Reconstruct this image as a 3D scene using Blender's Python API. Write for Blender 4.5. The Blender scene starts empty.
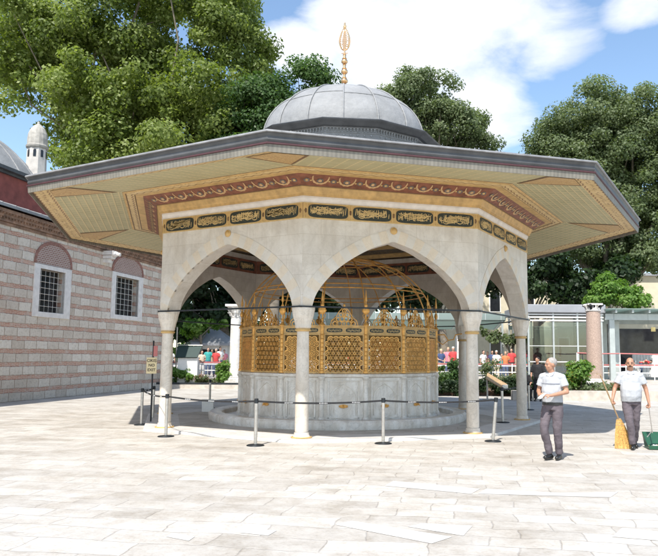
import bpy, math, random
import numpy as np
from mathutils import Vector, Matrix
R_ = math.radians
PI = math.pi
random.seed(7)
SC = bpy.context.scene
COL = SC.collection

# ------------------------------------------------------------------ materials
def newmat(name):
    m = bpy.data.materials.new(name); m.use_nodes = True
    nt = m.node_tree; b = nt.nodes['Principled BSDF']
    return m, nt, b
def N(nt, t, **k):
    n = nt.nodes.new(t)
    for a, v in k.items(): setattr(n, a, v)
    return n
def ramp(nt, fac, stops):
    r = N(nt, 'ShaderNodeValToRGB'); nt.links.new(fac, r.inputs[0])
    e = r.color_ramp.elements
    while len(e) < len(stops): e.new(.5)
    for i, (p, c) in enumerate(stops):
        e[i].position = p; e[i].color = (c[0], c[1], c[2], 1) if isinstance(c, (tuple, list)) else (c, c, c, 1)
    return r.outputs[0]
def mixc(nt, fac, a, b, mode='MIX'):
    m = N(nt, 'ShaderNodeMix', data_type='RGBA', blend_type=mode)
    def put(s, v):
        if isinstance(v, bpy.types.NodeSocket): nt.links.new(v, s)
        elif isinstance(v, (int, float)): s.default_value = v if s.type == 'VALUE' else (v, v, v, 1)
        else: s.default_value = (v[0], v[1], v[2], 1)
    put(m.inputs[0], fac); put(m.inputs[6], a); put(m.inputs[7], b)
    return m.outputs[2]
def math_(nt, op, a, b=None, c=None):
    m = N(nt, 'ShaderNodeMath', operation=op)
    for i, v in enumerate((a, b, c)):
        if v is None: continue
        if isinstance(v, bpy.types.NodeSocket): nt.links.new(v, m.inputs[i])
        else: m.inputs[i].default_value = v
    return m.outputs[0]
def noise(nt, vec, scale, detail=4, rough=.55, dist=0):
    n = N(nt, 'ShaderNodeTexNoise'); n.inputs['Scale'].default_value = scale
    n.inputs['Detail'].default_value = detail; n.inputs['Roughness'].default_value = rough
    n.inputs['Distortion'].default_value = dist
    if vec is not None: nt.links.new(vec, n.inputs['Vector'])
    return n.outputs[0]
def coords(nt, which='Object'):
    return N(nt, 'ShaderNodeTexCoord').outputs[which]
def bump(nt, b, h, strength=.3, dist=.02):
    n = N(nt, 'ShaderNodeBump'); n.inputs['Strength'].default_value = strength; n.inputs['Distance'].default_value = dist
    nt.links.new(h, n.inputs['Height']); nt.links.new(n.outputs[0], b.inputs['Normal'])
def sc3(c, k): return tuple(min(1, x * k) for x in c)
def pm(name, col, rough=.6, metal=0., var=.15, scale=6, bmp=0., bscale=40, co='Object', spec=.5):
    m, nt, b = newmat(name)
    v = coords(nt, co)
    n1 = noise(nt, v, scale, 5)
    c = ramp(nt, n1, [(.3, sc3(col, 1 - var)), (.7, sc3(col, 1 + var))])
    nt.links.new(c, b.inputs['Base Color'])
    b.inputs['Roughness'].default_value = rough; b.inputs['Metallic'].default_value = metal
    b.inputs['Specular IOR Level'].default_value = spec
    if bmp: bump(nt, b, noise(nt, v, bscale, 4), bmp)
    return m
def comb(nt, x, y, z=0):
    c = N(nt, 'ShaderNodeCombineXYZ')
    for i, v in enumerate((x, y, z)):
        if isinstance(v, bpy.types.NodeSocket): nt.links.new(v, c.inputs[i])
        else: c.inputs[i].default_value = v
    return c.outputs[0]
def sep(nt, v):
    s = N(nt, 'ShaderNodeSeparateXYZ'); nt.links.new(v, s.inputs[0]); return s.outputs
def vadd(nt, a, b, op='ADD'):
    m = N(nt, 'ShaderNodeVectorMath', operation=op)
    nt.links.new(a, m.inputs[0])
    if isinstance(b, bpy.types.NodeSocket): nt.links.new(b, m.inputs[1])
    else: m.inputs[1].default_value = b
    return m.outputs[0]
def vscale(nt, a, k):
    m = N(nt, 'ShaderNodeVectorMath', operation='SCALE'); nt.links.new(a, m.inputs[0]); m.inputs[3].default_value = k
    return m.outputs[0]
def brick(nt, vec, w, h, mortar, c1, c2, cm, off=.5, smooth=.3):
    t = N(nt, 'ShaderNodeTexBrick'); nt.links.new(vec, t.inputs['Vector'])
    t.offset = off
    t.inputs['Scale'].default_value = 1; t.inputs['Brick Width'].default_value = w; t.inputs['Row Height'].default_value = h
    t.inputs['Mortar Size'].default_value = mortar; t.inputs['Mortar Smooth'].default_value = smooth
    t.inputs['Color1'].default_value = (*c1, 1); t.inputs['Color2'].default_value = (*c2, 1); t.inputs['Mortar'].default_value = (*cm, 1)
    return t

M = {}
# pavement
def mk_paving():
    m, nt, b = newmat('pale_limestone_paving')
    v = coords(nt)
    rot = N(nt, 'ShaderNodeMapping'); nt.links.new(v, rot.inputs[0]); rot.inputs['Rotation'].default_value = (0, 0, R_(9))
    nv = N(nt, 'ShaderNodeTexNoise'); nv.inputs['Scale'].default_value = .9; nv.inputs['Detail'].default_value = 3; nt.links.new(v, nv.inputs['Vector'])
    nv2 = N(nt, 'ShaderNodeTexNoise'); nv2.inputs['Scale'].default_value = 4.5; nv2.inputs['Detail'].default_value = 4; nt.links.new(v, nv2.inputs['Vector'])
    d = vadd(nt, vscale(nt, vadd(nt, nv.outputs[1], (.5, .5, .5), 'SUBTRACT'), .26), vscale(nt, vadd(nt, nv2.outputs[1], (.5, .5, .5), 'SUBTRACT'), .055))
    p = vadd(nt, rot.outputs[0], d)
    t = brick(nt, p, 1.0, .43, .012, (.445, .415, .37), (.60, .57, .52), (.39, .36, .32), .37, 1.)
    t2 = brick(nt, vadd(nt, p, (3.3, 1.7, 0)), .62, .34, .012, (.44, .41, .365), (.61, .58, .53), (.39, .36, .32), .43, 1.)
    sel = ramp(nt, noise(nt, v, .16, 2), [(.50, 0), (.515, 1)])
    base = mixc(nt, sel, t.outputs[0], t2.outputs[0])
    fine = ramp(nt, noise(nt, v, 5, 8, .7), [(.3, (.74, .72, .70)), (.6, (1, 1, 1))])
    base = mixc(nt, .8, base, fine, 'MULTIPLY')
    pits = ramp(nt, noise(nt, v, 22, 6, .75), [(.36, (.70, .66, .61)), (.50, (1, 1, 1))])
    base = mixc(nt, .6, base, pits, 'MULTIPLY')
    sel2 = ramp(nt, noise(nt, v, 1.1, 4, .6), [(.52, 0), (.66, 1)])
    jt = math_(nt, 'MULTIPLY', mixc(nt, sel, t.outputs[1], t2.outputs[1]), math_(nt, 'MULTIPLY', sel2, .7))
    base = mixc(nt, jt, base, (.20, .165, .13))
    st = ramp(nt, noise(nt, v, .55, 6, .65), [(.38, (.78, .75, .71)), (.55, (1, 1, 1))])
    base = mixc(nt, .8, base, st, 'MULTIPLY')
    # thin cracks and chips
    vo = N(nt, 'ShaderNodeTexVoronoi', feature='DISTANCE_TO_EDGE'); vo.inputs['Scale'].default_value = .75
    nt.links.new(vadd(nt, v, vscale(nt, nv.outputs[1], .9)), vo.inputs['Vector'])
    cr = ramp(nt, vo.outputs[0], [(.0, (.72, .68, .63)), (.012, (1, 1, 1))])
    crm = ramp(nt, noise(nt, v, .4, 2), [(.5, 0), (.6, 1)])
    wear = ramp(nt, noise(nt, v, 2.2, 7, .72), [(.40, 0), (.62, 1)])
    base = mixc(nt, math_(nt, 'MULTIPLY', wear, .4), base, (.545, .525, .49))
    base = mixc(nt, math_(nt, 'MULTIPLY', crm, .3), base, mixc(nt, 1, base, cr, 'MULTIPLY'))
    nt.links.new(base, b.inputs['Base Color'])
    b.inputs['Roughness'].default_value = .62
    h = math_(nt, 'ADD', math_(nt, 'MULTIPLY', noise(nt, v, 14, 8, .7), .5), math_(nt, 'MULTIPLY', mixc(nt, sel, t.outputs[1], t2.outputs[1]), -.7))
    bump(nt, b, h, .5, .02)
    return m
M['paving'] = mk_paving()
def mk_marble(name, c1, c2, blocks=None, vein=.25, rough=.45, stain=0):
    m, nt, b = newmat(name); v = coords(nt)
    n = noise(nt, v, 1.3, 7, .62, 1.2)
    base = ramp(nt, n, [(.3, c1), (.62, c2)])
    w = noise(nt, v, 2.1, 5, .6, 2.5)
    ve = ramp(nt, w, [(.47, (1, 1, 1)), (.5, (1 - vein, 1 - vein, 1 - vein)), (.53, (1, 1, 1))])
    base = mixc(nt, .8, base, ve, 'MULTIPLY')
    if blocks:
        s = sep(nt, v); pv = comb(nt, s[0], s[2])
        t = brick(nt, pv, blocks[0], blocks[1], .006, (1, 1, 1), (.92, .91, .89), (.80, .77, .73), .5, .2)
        base = mixc(nt, .85, base, t.outputs[0], 'MULTIPLY')
    if stain:
        s = sep(nt, v)
        pv = comb(nt, math_(nt, 'MULTIPLY', s[0], 3), math_(nt, 'MULTIPLY', s[1], 3), math_(nt, 'MULTIPLY', s[2], .7))
        sv = ramp(nt, noise(nt, pv, 1.6, 5, .6), [(.4, (.62, .55, .46)), (.6, (1, 1, 1))])
        base = mixc(nt, stain, base, sv, 'MULTIPLY')
    nt.links.new(base, b.inputs['Base Color']); b.inputs['Roughness'].default_value = rough
    bump(nt, b, noise(nt, v, 30, 5), .12, .01)
    return m
M['wall'] = mk_marble('pavilion_marble', (.57, .525, .47), (.73, .69, .635), (1.05, .42), .10, .5, .25)
M['col'] = mk_marble('column_marble', (.62, .56, .48), (.78, .72, .64), None, .2, .4, .35)
M['basin'] = mk_marble('grey_basin_marble', (.64, .61, .56), (.84, .81, .76), None, .2, .35, .5)
M['vous1'] = mk_marble('arch_stone_cream', (.60, .51, .40), (.70, .62, .51), None, .1, .55)
M['vous2'] = mk_marble('arch_stone_grey', (.56, .52, .46), (.68, .64, .58), None, .1, .55)
M['platform'] = mk_marble('platform_marble', (.50, .475, .44), (.66, .635, .60), None, .2, .5)
M['antique'] = mk_marble('antique_white_marble', (.62, .61, .58), (.82, .81, .78), None, .3, .6, .4)
M['granite'] = pm('pink_granite', (.42, .31, .25), .6, var=.3, scale=26, bmp=.1)
M['gold'] = pm('aged_gold', (.74, .40, .11), .42, .35, var=.25, scale=9, bmp=.15, bscale=60)
M['goldpaint'] = pm('gold_paint', (.56, .365, .145), .55, .1, var=.22, scale=7, bmp=.08)
M['goldpale'] = pm('pale_gold_paint', (.64, .47, .22), .5, .15, var=.2, scale=12)
M['goldbright'] = pm('bright_gilt', (.85, .56, .30), .22, .95, var=.1, scale=9)
M['brownpaint'] = pm('brown_paint', (.16, .085, .035), .6, var=.3, scale=8)
M['redpaint'] = pm('painted_red_cove', (.21, .075, .04), .6, var=.4, scale=7)
M['swag'] = pm('painted_swag', (.56, .35, .17), .6, var=.2, scale=20)
M['rosette'] = pm('painted_rosette', (.15, .12, .10), .6, var=.4, scale=20)
M['carto'] = pm('cartouche_dark', (.025, .032, .026), .5, var=.3, scale=20)
M['lead'] = pm('dark_lead', (.095, .097, .10), .5, .35, var=.25, scale=3, bmp=.1)
M['leadlight'] = pm('worn_lead_edge', (.26, .262, .265), .5, .3, var=.25, scale=6, bmp=.1)
M['redline'] = pm('maroon_trim', (.07, .025, .03), .6, var=.2)
M['iron'] = pm('black_iron', (.035, .04, .045), .5, .6, var=.3, scale=15)
M['steel'] = pm('brushed_steel', (.52, .50, .47), .35, .8, var=.15, scale=20)
M['blackbelt'] = pm('black_webbing', (.02, .02, .022), .8, var=.3, scale=30)
M['whitepaint'] = pm('white_paint', (.78, .78, .76), .5, var=.06, scale=5)
M['beltmark'] = pm('belt_print', (.5, .5, .5), .7, var=.1)
def mk_dome():
    m, nt, b = newmat('weathered_lead_sheet'); v = coords(nt)
    base = ramp(nt, noise(nt, v, 1.1, 7, .65), [(.3, (.20, .205, .21)), (.7, (.33, .335, .34))])
    f = ramp(nt, noise(nt, v, 14, 5, .7), [(.3, (.85, .85, .85)), (.7, (1, 1, 1))])
    nt.links.new(mixc(nt, .9, base, f, 'MULTIPLY'), b.inputs['Base Color'])
    b.inputs['Roughness'].default_value = .72; b.inputs['Metallic'].default_value = .05
    bump(nt, b, noise(nt, v, 3.2, 5), .5, .06)
    return m
M['dome'] = mk_dome()
def mk_fringe():
    m, nt, b = newmat('lead_lambrequin'); uv = coords(nt, 'UV'); s = sep(nt, uv)
    w = math_(nt, 'PINGPONG', math_(nt, 'MULTIPLY', s[0], 26), 1)
    base = ramp(nt, w, [(.2, (.205, .19, .16)), (.8, (.255, .238, .20))])
    n = ramp(nt, noise(nt, coords(nt), 5, 4), [(.3, (.7, .7, .7)), (.7, (1, 1, 1))])
    nt.links.new(mixc(nt, 1, base, n, 'MULTIPLY'), b.inputs['Base Color']); b.inputs['Roughness'].default_value = .6
    return m
M['fringe'] = mk_fringe()
def mk_soffit():
    m, nt, b = newmat('olive_lattice_soffit'); uv = coords(nt, 'UV'); s = sep(nt, uv)
    def lines(sock, f, w):
        t = math_(nt, 'PINGPONG', math_(nt, 'MULTIPLY', sock, f), 1)
        return math_(nt, 'GREATER_THAN', t, 1 - w)
    a = lines(s[1], 13, .22); c = lines(s[0], 8.2, .16)
    g = math_(nt, 'MAXIMUM', a, c)
    base = ramp(nt, noise(nt, coords(nt), 2.2, 5), [(.3, (.37, .34, .185)), (.7, (.47, .43, .25))])
    base = mixc(nt, math_(nt, 'MULTIPLY', g, .8), base, (.62, .51, .27))
    a2 = lines(math_(nt, 'ADD', s[1], .025), 13, .10)
    base = mixc(nt, math_(nt, 'MULTIPLY', a2, .45), base, (.20, .16, .09))
    nt.links.new(base, b.inputs['Base Color']); b.inputs['Roughness'].default_value = .55
    return m
M['soffit'] = mk_soffit()
def mk_border():
    m, nt, b = newmat('gold_border_pattern'); uv = coords(nt, 'UV'); s = sep(nt, uv)
    x = math_(nt, 'MULTIPLY', s[0], 2 * PI / .22)
    wob = math_(nt, 'MULTIPLY', math_(nt, 'SINE', x), .018)
    def ln(c, w):
        d = math_(nt, 'ABSOLUTE', math_(nt, 'ADD', math_(nt, 'SUBTRACT', s[1], c), wob))
        return math_(nt, 'LESS_THAN', d, w)
    g = math_(nt, 'MAXIMUM', ln(.05, .013), ln(.33, .013))
    mid = math_(nt, 'LESS_THAN', math_(nt, 'ABSOLUTE', math_(nt, 'SUBTRACT', s[1], .19)), .05)
    vo = N(nt, 'ShaderNodeTexVoronoi'); vo.inputs['Scale'].default_value = 17; nt.links.new(uv, vo.inputs['Vector'])
    fl = math_(nt, 'MULTIPLY', mid, math_(nt, 'LESS_THAN', vo.outputs[0], .42))
    g = math_(nt, 'MAXIMUM', g, math_(nt, 'MULTIPLY', fl, .7))
    base = ramp(nt, noise(nt, coords(nt), 5, 4), [(.3, (.56, .39, .16)), (.7, (.70, .52, .26))])
    nt.links.new(mixc(nt, g, base, (.20, .09, .035)), b.inputs['Base Color']); b.inputs['Roughness'].default_value = .5
    return m
M['border'] = mk_border()
def mk_floral():
    m, nt, b = newmat('gold_floral_panel'); v = coords(nt)
    n = noise(nt, v, 9, 3, .5, 2)
    c = ramp(nt, n, [(.38, (.60, .42, .18)), (.46, (.34, .18, .07)), (.52, (.60, .42, .18)), (.58, (.38, .21, .08)), (.63, (.58, .40, .17))])
    nt.links.new(c, b.inputs['Base Color']); b.inputs['Roughness'].default_value = .5
    return m
M['floral'] = mk_floral()
def mk_ceiling():
    m, nt, b = newmat('painted_ceiling'); v = coords(nt)
    n = noise(nt, v, 5, 3, .5, 1.6)
    c = ramp(nt, n, [(.40, (.17, .15, .11)), (.5, (.09, .055, .035)), (.6, (.20, .15, .08))])
    nt.links.new(c, b.inputs['Base Color']); b.inputs['Roughness'].default_value = .65
    return m
M['ceiling'] = mk_ceiling()
def mk_banded(name):
    """alternating courses of pale stone blocks and thin red brick"""
    m, nt, b = newmat(name); v = coords(nt); s = sep(nt, v)
    nz = math_(nt, 'MULTIPLY', math_(nt, 'SUBTRACT', noise(nt, v, .8, 3), .5), .09)
    nz2 = math_(nt, 'MULTIPLY', math_(nt, 'SUBTRACT', noise(nt, v, 6, 5), .5), .075)
    z = math_(nt, 'ADD', math_(nt, 'ADD', s[2], nz), nz2)
    per = .47
    fr = math_(nt, 'FRACT', math_(nt, 'DIVIDE', z, per))
    pv = comb(nt, math_(nt, 'ADD', s[0], math_(nt, 'MULTIPLY', nz, 1.5)), z)
    st = brick(nt, pv, .68, per, .018, (.66, .575, .48), (.84, .77, .67), (.50, .38, .29), .41, .5)
    var = ramp(nt, noise(nt, v, 1.7, 6, .7), [(.3, (.74, .70, .66)), (.6, (1, 1, 1))])
    stone = mixc(nt, .5, st.outputs[0], var, 'MULTIPLY')
    chips = ramp(nt, noise(nt, v, 11, 6, .7), [(.36, (.62, .57, .52)), (.5, (1, 1, 1))])
    stone = mixc(nt, .5, stone, chips, 'MULTIPLY')
    br = brick(nt, pv, .26, per / 9, .010, (.46, .20, .135), (.58, .31, .22), (.68, .55, .44), .5, .3)
    brick_ = mixc(nt, ramp(nt, noise(nt, v, 2.3, 5, .7), [(.48, 0), (.66, .8)]), br.outputs[0], (.62, .55, .48))
    mask = math_(nt, 'MULTIPLY', ramp(nt, fr, [(.66, 0), (.69, 1)]), ramp(nt, noise(nt, v, 3.1, 4, .7), [(.30, .15), (.42, 1)]))
    low = math_(nt, 'GREATER_THAN', s[2], .3)
    mask = math_(nt, 'MULTIPLY', mask, low)
    base = mixc(nt, mask, stone, brick_)
    # soot and damp near irregular patches
    soot = ramp(nt, noise(nt, v, .45, 5, .6), [(.33, (.74, .70, .66)), (.5, (1, 1, 1))])
    base = mixc(nt, .4, base, soot, 'MULTIPLY')
    nt.links.new(base, b.inputs['Base Color']); b.inputs['Roughness'].default_value = .85
    h = math_(nt, 'ADD', math_(nt, 'MULTIPLY', noise(nt, v, 12, 7, .7), .8), math_(nt, 'MULTIPLY', mixc(nt, mask, st.outputs[1], 1.0), -.6))
    bump(nt, b, h, 1., .06)
    return m
M['banded'] = mk_banded('banded_stone_and_brick')
M['cornicebrick'] = pm('dark_brick_cornice', (.26, .16, .11), .85, var=.5, scale=5, bmp=.4)
M['redwall'] = pm('red_plaster', (.25, .07, .055), .8, var=.25, scale=3, bmp=.2)
M['framestone'] = pm('window_marble_frame', (.74, .70, .66), .6, var=.12, scale=5, bmp=.1)
def mk_tymp():
    m, nt, b = newmat('tympanum_brick'); v = coords(nt); s = sep(nt, v)
    t = brick(nt, comb(nt, s[0], s[2]), .16, .075, .012, (.25, .13, .10), (.33, .19, .15), (.50, .44, .40), .5, .2)
    nt.links.new(t.outputs[0], b.inputs['Base Color']); b.inputs['Roughness'].default_value = .85
    return m
M['tymp'] = mk_tymp()
M['tympring'] = pm('tympanum_ring_brick', (.28, .14, .11), .85, var=.3, scale=9, bmp=.2)
M['darkglass'] = pm('dark_pane', (.02, .022, .025), .15, var=.3, scale=3)
M['soil'] = pm('garden_soil', (.14, .085, .055), .95, var=.35, scale=7, bmp=.5)
M['kerb'] = pm('kerb_limestone', (.50, .45, .39), .8, var=.2, scale=4, bmp=.2)
M['terrace'] = pm('terrace_paving', (.48, .44, .40), .8, var=.15, scale=2)
M['glassgreen'] = pm('greenish_steel_paint', (.46, .50, .485), .4, .2, var=.1, scale=3)
M['roofgrey'] = pm('grey_roof_sheet', (.33, .34, .36), .5, .2, var=.1, scale=2)
M['cream'] = pm('cream_render', (.62, .56, .42), .85, var=.08, scale=2)
M['straw'] = pm('yellow_straw', (.66, .42, .14), .8, var=.35, scale=40, bmp=.5, bscale=90)
M['wood'] = pm('pale_wood', (.42, .28, .15), .7, var=.25, scale=12)
M['greenplastic'] = pm('green_plastic', (.02, .10, .055), .35, var=.2, scale=6)
M['greenboard'] = pm('dark_green_board', (.02, .045, .04), .4, var=.1)
M['signcream'] = pm('cream_sign', (.72, .60, .36), .6, var=.04)
M['ink'] = pm('sign_ink', (.06, .045, .03), .7, var=.1)
M['redtape'] = pm('red_tape', (.50, .17, .16), .6, var=.1)
def mk_glass():
    m = bpy.data.materials.new('pavilion_glass'); m.use_nodes = True; nt = m.node_tree; nt.nodes.clear()
    o = N(nt, 'ShaderNodeOutputMaterial'); g = N(nt, 'ShaderNodeBsdfGlossy'); t = N(nt, 'ShaderNodeBsdfTransparent'); x = N(nt, 'ShaderNodeMixShader')
    g.inputs['Roughness'].default_value = .03; g.inputs['Color'].default_value = (.85, .88, .88, 1)
    t.inputs['Color'].default_value = (.70, .745, .74, 1)
    f = N(nt, 'ShaderNodeFresnel'); f.inputs[0].default_value = 1.5
    ff = math_(nt, 'ADD', math_(nt, 'MULTIPLY', f.outputs[0], 1.5), .06)
    nt.links.new(ff, x.inputs[0]); nt.links.new(t.outputs[0], x.inputs[1]); nt.links.new(g.outputs[0], x.inputs[2])
    nt.links.new(x.outputs[0], o.inputs[0]); return m
M['glass'] = mk_glass()
def mk_frost():
    m = bpy.data.materials.new('frosted_canopy_glass'); m.use_nodes = True; nt = m.node_tree; nt.nodes.clear()
    o = N(nt, 'ShaderNodeOutputMaterial'); d = N(nt, 'ShaderNodeBsdfDiffuse'); t = N(nt, 'ShaderNodeBsdfTranslucent'); x = N(nt, 'ShaderNodeMixShader')
    d.inputs[0].default_value = (.42, .50, .47, 1); t.inputs[0].default_value = (.45, .55, .52, 1); x.inputs[0].default_value = .5
    nt.links.new(d.outputs[0], x.inputs[1]); nt.links.new(t.outputs[0], x.inputs[2]); nt.links.new(x.outputs[0], o.inputs[0]); return m
M['frost'] = mk_frost()
def mk_leaf(name, c1, c2, c3):
    m = bpy.data.materials.new(name); m.use_nodes = True; nt = m.node_tree; b = nt.nodes['Principled BSDF']
    o = nt.nodes['Material Output']
    a = N(nt, 'ShaderNodeAttribute'); a.attribute_name = 'tone'
    c = ramp(nt, a.outputs['Fac'], [(0, c1), (.55, c2), (1, c3)])
    nt.links.new(c, b.inputs['Base Color']); b.inputs['Roughness'].default_value = .5
    b.inputs['Specular IOR Level'].default_value = .35
    t = N(nt, 'ShaderNodeBsdfTranslucent'); nt.links.new(mixc(nt, 1, c, (1.5, 1.6, .7), 'MULTIPLY'), t.inputs[0])
    x = N(nt, 'ShaderNodeMixShader'); x.inputs[0].default_value = .42
    nt.links.new(b.outputs[0], x.inputs[1]); nt.links.new(t.outputs[0], x.inputs[2]); nt.links.new(x.outputs[0], o.inputs[0])
    return m
M['leaf_plane'] = mk_leaf('plane_leaf', (.09, .13, .028), (.18, .23, .055), (.29, .34, .12))
M['leaf_dark'] = mk_leaf('dark_leaf', (.035, .075, .02), (.065, .125, .035), (.11, .18, .055))
M['leaf_grey'] = mk_leaf('grey_green_leaf', (.08, .115, .05), (.14, .18, .085), (.20, .245, .135))
M['leaf_bright'] = mk_leaf('bright_leaf', (.07, .15, .025), (.13, .24, .045), (.22, .33, .09))
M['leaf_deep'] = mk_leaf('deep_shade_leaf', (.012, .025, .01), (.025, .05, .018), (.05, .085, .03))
M['bark'] = pm('bark', (.20, .17, .13), .9, var=.35, scale=5, bmp=.5)
M['petal_red'] = pm('red_petals', (.45, .05, .06), .7, var=.3, scale=30)
M['petal_yellow'] = pm('yellow_petals', (.6, .4, .04), .7, var=.3, scale=30)
M['petal_pink'] = pm('pink_petals', (.6, .22, .25), .7, var=.3, scale=30)
M['skin'] = pm('skin', (.42, .22, .14), .5, var=.12, scale=20)
M['skin2'] = pm('pale_skin', (.52, .31, .22), .5, var=.1, scale=20)
M['polo'] = pm('pale_grey_polo', (.42, .435, .46), .85, var=.10, scale=9, bmp=.4, bscale=12)
M['stripe'] = pm('navy_stripe', (.16, .17, .22), .85, var=.1)
M['trousers'] = pm('mauve_grey_cloth', (.115, .095, .108), .85, var=.14, scale=9, bmp=.9, bscale=8)
M['eyewhite'] = pm('eye_white', (.40, .36, .33), .4, var=.05)
M['shoe'] = pm('black_leather', (.018, .018, .018), .35, var=.2)
M['greyhair'] = pm('grey_hair', (.34, .32, .30), .8, var=.3, scale=60, bmp=.4, bscale=120)
M['darkhair'] = pm('dark_hair', (.03, .022, .018), .7, var=.3, scale=60, bmp=.4, bscale=120)
M['blackcloth'] = pm('black_cloth', (.018, .018, .02), .85, var=.3, scale=9)

# ------------------------------------------------------------------ geometry helpers
class MB:
    def __init__(s): s.v = []; s.f = []; s.m = []; s.uv = {}
    def add(s, vs, fs, mi=0, M4=None, uvs=None):
        o = len(s.v)
        s.v += [tuple(M4 @ Vector(p)) if M4 else tuple(p) for p in vs]
        for i, f in enumerate(fs):
            if uvs: s.uv[len(s.f)] = uvs[i]
            s.f.append([o + k for k in f]); s.m.append(mi)
    def box(s, c, size, mi=0, M4=None, taper=1.):
        x, y, z = c; a, b, h = size[0] / 2, size[1] / 2, size[2] / 2
        vs = [(x - a, y - b, z - h), (x + a, y - b, z - h), (x + a, y + b, z - h), (x - a, y + b, z - h)]
        vs += [(x - a * taper, y - b * taper, z + h), (x + a * taper, y - b * taper, z + h), (x + a * taper, y + b * taper, z + h), (x - a * taper, y + b * taper, z + h)]
        s.add(vs, [(3, 2, 1, 0), (4, 5, 6, 7), (0, 1, 5, 4), (1, 2, 6, 5), (2, 3, 7, 6), (3, 0, 4, 7)], mi, M4)
    def tube(s, pts, rad, n=8, mi=0, cap=True, M4=None, flat=1.):
        pts = [Vector(p) for p in pts]
        if not hasattr(rad, '__len__'): rad = [rad] * len(pts)
        vs = []; up = None
        for i, p in enumerate(pts):
            d = (pts[min(i + 1, len(pts) - 1)] - pts[max(i - 1, 0)]).normalized()
            if up is None:
                up = Vector((0, 0, 1)) if abs(d.z) < .9 else Vector((1, 0, 0))
            a = d.cross(up).normalized(); b = a.cross(d).normalized(); up = b
            for k in range(n):
                t = 2 * PI * k / n
                vs.append(p + (a * math.cos(t) + b * math.sin(t) * flat) * rad[i])
        fs = []
        for i in range(len(pts) - 1):
            for k in range(n):
                fs.append((i * n + k, i * n + (k + 1) % n, (i + 1) * n + (k + 1) % n, (i + 1) * n + k))
        if cap:
            fs.append(tuple(range(n))[::-1]); fs.append(tuple((len(pts) - 1) * n + k for k in range(n)))
        s.add(vs, fs, mi, M4)
    def lathe(s, prof, n=24, c=(0, 0, 0), mi=0, ang0=0., M4=None, uvscale=None, closed=False, sx=1, sy=1):
        vs = []; fs = []; uvs = []
        for r, z in prof:
            for k in range(n):
                t = ang0 + 2 * PI * k / n
                vs.append((c[0] + r * math.cos(t) * sx, c[1] + r * math.sin(t) * sy, c[2] + z))
        acc = 0
        for i in range(len(prof) - 1):
            L = math.hypot(prof[i + 1][0] - prof[i][0], prof[i + 1][1] - prof[i][1])
            for k in range(n):
                fs.append((i * n + k, i * n + (k + 1) % n, (i + 1) * n + (k + 1) % n, (i + 1) * n + k))
                w0 = 2 * prof[i][0] * math.sin(PI / n); w1 = 2 * prof[i + 1][0] * math.sin(PI / n)
                uvs.append([(-w0 / 2, acc), (w0 / 2, acc), (w1 / 2, acc + L), (-w1 / 2, acc + L)])
            acc += L
        s.add(vs, fs, mi, M4, uvs)
        if closed:
            o = len(s.v) - len(vs)
            s.f.append([o + k for k in range(n)][::-1]); s.m.append(mi)
            s.f.append([o + (len(prof) - 1) * n + k for k in range(n)]); s.m.append(mi)
    def ell(s, c, r, n=12, m=8, mi=0, M4=None):
        vs = [(c[0], c[1], c[2] - r[2])]; fs = []
        for i in range(1, m):
            p = -PI / 2 + PI * i / m
            for k in range(n):
                t = 2 * PI * k / n
                vs.append((c[0] + r[0] * math.cos(p) * math.cos(t), c[1] + r[1] * math.cos(p) * math.sin(t), c[2] + r[2] * math.sin(p)))
        vs.append((c[0], c[1], c[2] + r[2]))
        for k in range(n): fs.append((0, 1 + (k + 1) % n, 1 + k))
        for i in range(m - 2):
            for k in range(n): fs.append((1 + i * n + k, 1 + i * n + (k + 1) % n, 1 + (i + 1) * n + (k + 1) % n, 1 + (i + 1) * n + k))
        l = len(vs) - 1
        for k in range(n): fs.append((l, 1 + (m - 2) * n + k, 1 + (m - 2) * n + (k + 1) % n))
        s.add(vs, fs, mi, M4)
    def cap(s, p0, r0, p1, r1, n=12, mi=0):
        """closed capsule with round ends"""
        p0 = Vector(p0); p1 = Vector(p1); d = (p1 - p0).normalized(); pts = []; rr = []
        for a in (-80, -50, -20, 0): pts.append(p0 + d * r0 * math.sin(R_(a))); rr.append(r0 * math.cos(R_(a)))
        for a in (0, 20, 50, 80): pts.append(p1 + d * r1 * math.sin(R_(a))); rr.append(r1 * math.cos(R_(a)))
        s.tube(pts, rr, n, mi)
    def mesh(s, name, mats):
        me = bpy.data.meshes.new(name); me.from_pydata(s.v, [], s.f)
        for m in mats: me.materials.append(m)
        me.polygons.foreach_set('material_index', s.m)
        if s.uv:
            L = me.uv_layers.new(name='UVMap')
            for pi_, uvs in s.uv.items():
                p = me.polygons[pi_]
                for li, q in zip(p.loop_indices, uvs): L.data[li].uv = q
        me.update(); return me
def link(name, me, parent=None, loc=None, rz=None):
    o = bpy.data.objects.new(name, me); COL.objects.link(o)
    if parent: o.parent = parent
    if loc: o.location = loc
    if rz is not None: o.rotation_euler = (0, 0, rz)
    return o
def ob(name, mb, mats, parent=None, loc=None, rz=None, smooth=False, bevel=0):
    if not isinstance(mats, (list, tuple)): mats = [mats]
    me = mb.mesh(name, mats)
    if smooth: me.shade_smooth() if smooth is True else me.shade_smooth()
    o = link(name, me, parent, loc, rz)
    if smooth == 'auto' or smooth is True:
        try: me.set_sharp_from_angle(angle=R_(40))
        except Exception: pass
    if bevel:
        b = o.modifiers.new('bevel', 'BEVEL'); b.width = bevel; b.segments = 2; b.limit_method = 'ANGLE'
    return o
def thing(name, label, cat, loc=(0, 0, 0), rz=0, group=None):
    o = bpy.data.objects.new(name, None); COL.objects.link(o); o.location = loc; o.rotation_euler = (0, 0, rz)
    o.empty_display_size = .1
    return tag(o, label, cat, group)
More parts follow.
